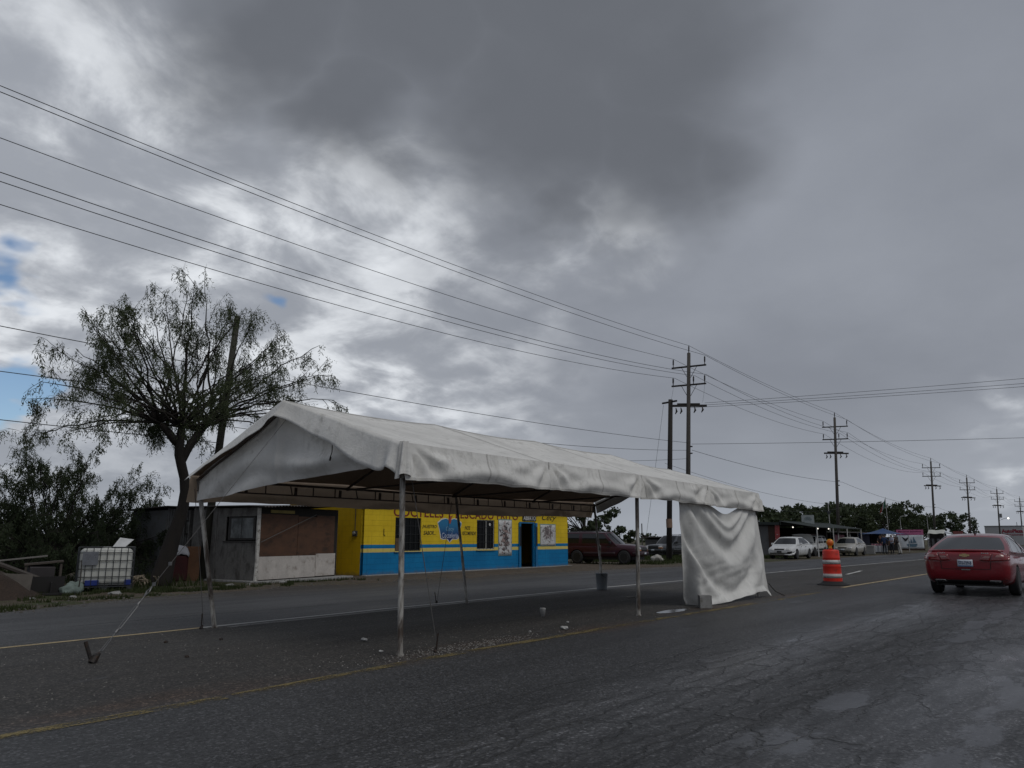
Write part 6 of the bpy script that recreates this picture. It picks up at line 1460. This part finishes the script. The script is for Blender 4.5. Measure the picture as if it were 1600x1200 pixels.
for y in (-.85, -.2, .4, .85): mb = MB(); mb.box((-.9, y, .9), (.2, .25, 1.0 + .4 * nz(y * 5)), y); mb.build('hung_clothes', mat('grey garments', (.10, .10, .11), .9, .5, 3), st2)
for y in (-.9, .9): mb = MB(); mb.tube((-1.15, y, 0), (-1.15, y, 2.0), .035, None, 6); mb.build('post', POSTW, st2)
s24 = thing('number_sign', 'white sign with red number on a post left of the red car roof', 'sign', (112.5, 16.9, 0), R(3))
mb = MB(); mb.box((0, 0, 1.55), (.05, 1.1, 1.5)); b_ = mb.build('board', mat('sign pale', (.38, .36, .36), .6), s24); mb = MB(); mb.box((-.004, 0, 2.15), (.052, 1.12, .34)); mb.build('red_header', mat('dull red', (.20, .06, .055), .7), b_)
lettering('24', .7, .7, mat('sign red', (.16, .02, .03), .7), b_, (-.031, 0, 1.45), (R(90), 0, R(-90)), 0, .03, 1, 'number_print')
mb = MB(); mb.tube((.05, 0, 0), (.05, 0, .9), .05, None, 7); mb.build('post', POSTW, s24)
# ---- flag
fl = thing('flag_pole', 'thin flag pole with a limp green, white and red flag above the trees', 'flag', (118.0, 26.2, 0), 0)
mb = MB(); mb.tube((0, 0, 0), (0, 0, 7.1), .045, .03, 7); mb.build('pole', POSTW, fl)
for k, (nm, c) in enumerate((('green_cloth', (.012, .075, .045)), ('white_cloth', (.34, .35, .34)), ('red_cloth', (.22, .02, .02)))):
    def fc(u, v, k=k):
        s = (k + u) / 3 * .95; dr_ = 1.7 * v; return V(.05 * math.sin(s * 9 + v * 3), .06 + s * (.55 + .45 * v) * .95, 6.9 - dr_ * .62 - s * 1.15 + .05 * nz(s * 6, v * 4))
    mb = MB(); mb.grid(fc, 8, 12); mb.build(nm, mat('flag ' + nm, c, .8, .15), fl, smooth=True, solid=.006)
for i, (x, y, h, lab) in enumerate(((122, 25.4, 4.5, 'small street lamp on a thin post above the pink banner'), (139, 25.0, 5.0, 'small street lamp left of the third tall utility pole'))):
    lp = thing('street_lamp', lab, 'street lamp', (x, y, 0), R(0), 'small street lamps')
    mb = MB(); mb.path([(0, 0, 0), (0, 0, h - .15), (-.05, -.1, h), (-.1, -.4, h + .08)], .04, 7); mb.build('post', POSTW, lp); mb = MB(); mb.box((-.12, -.62, h + .08), (.22, .5, .10), 0, R(-8)); mb.build('lamp_head', POSTW, lp, bevel=.02)
sl_ = thing('street_lamp', 'lit street lamp on an arm beside the fifth tall utility pole', 'street lamp', (203.6, 21.6, 5.9), 0, 'small street lamps')
mb = MB(); mb.path([(0, .3, -.3), (0, -.4, 0), (0, -.9, .05)], .04, 6); mb.build('arm', CAGE, sl_); b = bpy.data.meshes.new('globe'); bm = bmesh.new(); bmesh.ops.create_icosphere(bm, subdivisions=2, radius=.2); bm.to_mesh(b); bm.free(); b.materials.append(BULB); inst('globe', b, sl_, (0, -1.1, .0))
# ---- big shop building in the far distance
fb = thing('distant_store', 'large pale grey store with red lettering far down the road', 'store', (216, 20.0, 0), R(0))
mb = MB(); mb.box((12, 3.0, 2.2), (24, 7.6, 4.4)); mb.build('wall', mat('store grey', (.36, .37, .38), .8, .08), fb); mb = MB(); mb.box((12, 3.0, 4.43), (24.2, 7.8, .12)); mb.build('parapet', mat('store parapet', (.13, .135, .14), .8), fb)
RT = mat('store red', (.22, .02, .035), .6)
lettering('AutoPlaza', 4.3, .85, RT, fb, (-.03, 1.3, 3.25), (R(90), 0, R(-90)), 0, .05, 1, 'store_letters'); lettering('Refacciones', 4.2, .5, RT, fb, (-.03, 1.3, 2.45), (R(90), 0, R(-90)), 0, .02, 1, 'store_letters')
for y in (.4, -.6): mb = MB(); mb.tube((2, y, 4.4), (2, y, 5.3), .06, None, 5); mb.build('roof_vent', WALL_G, fb)
mb = MB(); mb.box((-.02, 5.2, 1.2), (.06, 1.6, 2.4)); mb.build('shutter', mat('shutter grey', (.10, .105, .11), .6), fb)
broad_tree('dark bush at the right edge beyond the red car', (150, 8.8, 0), 3.0, 2.2, 91, 2200, .16, .5, group=None, clumps=18, name='roadside_bush')
# small hut and post on the field edge behind the maroon off-roader
ht = thing('field_hut', 'tiny grey hut at the field edge right of the maroon off-roader', 'hut', (56.0, 29.2, 0), R(10))
mb = MB(); mb.box((0, 0, .65), (2.0, 1.6, 1.3)); mb.build('wall', WALL_G, ht); mb = MB(); mb.box((0, 0, 1.36), (2.4, 2.0, .08), 0, 0, R(6)); mb.build('roof', TIN, ht)
mb = MB(); mb.tube((0, 0, 0), (.03, 0, 2.5), .05, .04, 7); setp(mb.build('fence_post', POLE, loc=(53.2, 29.2, 0)), 'thin grey post standing in front of the tiny hut', 'post')

# ================================================================ PEOPLE
SKIN = mat('skin', (.24, .125, .075), .6, .08, 4); HAIR = mat('black hair', (.010, .008, .007), .6)
def person(lab, loc, rz, J, shirt, trousers, cap=None, sleeve='short', sit=False):
    root = thing('person', lab, 'person', loc, rz, 'people at the stalls')
    base = dict(pelvis=(0, 0, .94, .125), spine=(0, 0, 1.14, .125), chest=(0, .0, 1.36, .135), neck=(0, .01, 1.49, .055), head=(0, .03, 1.60, .088), crown=(0, .02, 1.69, .075))
    for s, k in ((1, 'l'), (-1, 'r')):
        base.update({k + 'sh': (s * .17, 0, 1.41, .07), k + 'el': (s * .25, .02, 1.13, .048), k + 'wr': (s * .26, .08, .90, .033), k + 'ha': (s * .26, .10, .84, .036),
                     k + 'hip': (s * .085, 0, .88, .10), k + 'kn': (s * .10, .02, .49, .066), k + 'an': (s * .10, -.02, .10, .045), k + 'he': (s * .10, .03, .045, .045), k + 'to': (s * .11, .17, .035, .038)})
    for k, v in J.items(): base[k] = tuple(v) + (base[k][3],)
    names = list(base); idx = {n: i for i, n in enumerate(names)}
    bones = [('pelvis', 'spine', 0), ('spine', 'chest', 0), ('chest', 'neck', 0), ('neck', 'head', 2), ('head', 'crown', 2)]
    for k in 'lr': bones += [('chest', k + 'sh', 0), (k + 'sh', k + 'el', 0), (k + 'el', k + 'wr', 0 if sleeve == 'long' else 2), (k + 'wr', k + 'ha', 2), ('pelvis', k + 'hip', 1), (k + 'hip', k + 'kn', 1), (k + 'kn', k + 'an', 1), (k + 'an', k + 'he', 3), (k + 'he', k + 'to', 3)]
    vs_ = [base[n][:3] for n in names]; rad = [base[n][3] for n in names]; ed = [(idx[a], idx[b]) for a, b, _ in bones]; mt_ = [m_ for *_, m_ in bones]
    for k, s in (('l', 1), ('r', -1)):
        h = V(*base[k + 'ha'][:3]); d = (h - V(*base[k + 'wr'][:3])).normalized(); sd_ = d.cross(V(1, 0, 0)).normalized()
        for j in range(5):
            off = sd_ * (.030 - .018 * j) if j < 4 else sd_ * .042; L_ = (.075, .085, .08, .062, .05)[j]
            tip = h + off + d * L_ + V(-s * .012, 0, 0) if j < 4 else h + off * 1.3 + d * .03 + V(-s * .02, 0, 0)
            vs_.append(tuple(tip)); rad.append(.009); ed.append((idx[k + 'ha'], len(vs_) - 1)); mt_.append(2)
    me = bpy.data.meshes.new('body'); me.from_pydata(vs_, ed, []); o = bpy.data.objects.new('body', me); COL.objects.link(o)
    sk = o.modifiers.new('skin', 'SKIN'); sk.use_smooth_shade = True
    for i, r_ in enumerate(rad): me.skin_vertices[0].data[i].radius = (r_, r_); me.skin_vertices[0].data[i].use_root = (i == 0)
    o.modifiers.new('sub', 'SUBSURF').levels = 1; o.modifiers['sub'].render_levels = 1
    m2 = ev_mesh(o); o.modifiers.clear(); o.data = m2; o.parent = root
    m2.materials.clear()
    for m_ in (shirt, trousers, SKIN, BLKP): m2.materials.append(m_)
    A = np.array([vs_[a] for a, b in ed]); B = np.array([vs_[b] for a, b in ed]); AB = B - A; LL = (AB ** 2).sum(1) + 1e-9
    for p in m2.polygons:
        c = np.array(p.center); t_ = np.clip(((c - A) * AB).sum(1) / LL, 0, 1); dd = ((c - A - AB * t_[:, None]) ** 2).sum(1); p.material_index = mt_[int(dd.argmin())]; p.use_smooth = True
    hd_ = V(*base['head'][:3]); cr_ = V(*base['crown'][:3])
    bm = bmesh.new(); bmesh.ops.create_uvsphere(bm, u_segments=14, v_segments=10, radius=1)
    bmesh.ops.delete(bm, geom=[v for v in bm.verts if v.co.z < -.15 + .55 * max(0, v.co.y)], context='VERTS')
    for v in bm.verts: v.co = Vector((v.co.x * .098, v.co.y * .112 - .005, v.co.z * .105 + .02))
    mh = bpy.data.meshes.new('hair'); bm.to_mesh(mh); bm.free(); mh.materials.append(cap or HAIR); inst('cap' if cap else 'hair', mh, root, hd_.lerp(cr_, .3))
    if cap:
        mb = MB(); mb.grid(lambda u, v: V((2 * u - 1) * .075 * (1 - .3 * v), .09 + .09 * v, .035 - .02 * v), 4, 3); mb.build('visor', cap, root, solid=.006, loc=hd_.lerp(cr_, .3))
    mb = MB(); mb.box(hd_ + V(0, .098, .0), (.022, .03, .035)); mb.build('nose', SKIN, root, bevel=.006)
    for s in (-1, 1): mb = MB(); mb.box(hd_ + V(s * .033, .088, .025), (.018, .01, .01)); mb.build('eye', BLKP, root); mb = MB(); mb.box(hd_ + V(s * .092, .0, .005), (.015, .035, .055)); mb.build('ear', SKIN, root, bevel=.006)
    mb = MB(); mb.box(hd_ + V(0, .088, -.042), (.045, .01, .010)); mb.build('mouth', mat('lips', (.16, .06, .05), .6), root)
    return root
NAVY = mat('navy shirt', (.012, .030, .085), .8, .15, 5); DKT = mat('dark trousers', (.012, .014, .02), .85, .2, 5); PALE = mat('pale shirt', (.34, .36, .44), .8, .12, 5); WTR = mat('white trousers', (.40, .40, .39), .85, .1, 5); DSH = mat('dark shirt', (.03, .022, .022), .85, .2, 5); CAPW = mat('white cap cloth', (.52, .52, .51), .8, .08, 5)
person('person in navy shirt and dark trousers standing with back turned', (76.8, 17.5, 0), R(-95), dict(lel=(.30, .10, 1.16), lwr=(.24, .30, 1.12), lha=(.22, .36, 1.12), rkn=(-.12, .06, .49), ran=(-.13, -.06, .10)), NAVY, DKT, None, 'long')
person('person in a white cap and pale shirt standing right of the navy shirt', (77.2, 16.95, 0), R(60), dict(rel=(-.28, .12, 1.16), rwr=(-.12, .28, 1.15), rha=(-.06, .31, 1.15), lkn=(.12, .08, .5), lan=(.13, .0, .1)), PALE, DKT, CAPW)
person('person in white trousers bending forward, rightmost of the group', (77.6, 16.45, 0), R(20), dict(spine=(0, .10, 1.10), chest=(0, .28, 1.24), neck=(0, .36, 1.34), head=(0, .43, 1.40), crown=(0, .47, 1.48), lsh=(.17, .28, 1.27), rsh=(-.17, .28, 1.27), lel=(.24, .38, 1.0), rel=(-.24, .38, 1.0), lwr=(.2, .5, .82), rwr=(-.2, .5, .82), lha=(.19, .53, .76), rha=(-.19, .53, .76), lkn=(.16, .06, .5), rkn=(-.16, -.04, .5), lan=(.22, .0, .1), ran=(-.22, -.12, .1)), DSH, WTR)
person('person in a dark shirt leaning over the vendor table at the left of the group', (78.9, 18.3, 0), R(100), dict(spine=(0, .05, 1.13), chest=(0, .13, 1.32), neck=(0, .18, 1.44), head=(0, .23, 1.53), crown=(0, .24, 1.62), lsh=(.17, .13, 1.36), rsh=(-.17, .13, 1.36), lel=(.24, .28, 1.12), rel=(-.24, .28, 1.12), lwr=(.17, .46, 1.0), rwr=(-.17, .46, 1.0), lha=(.16, .52, .98), rha=(-.16, .52, .98)), DSH, DKT)
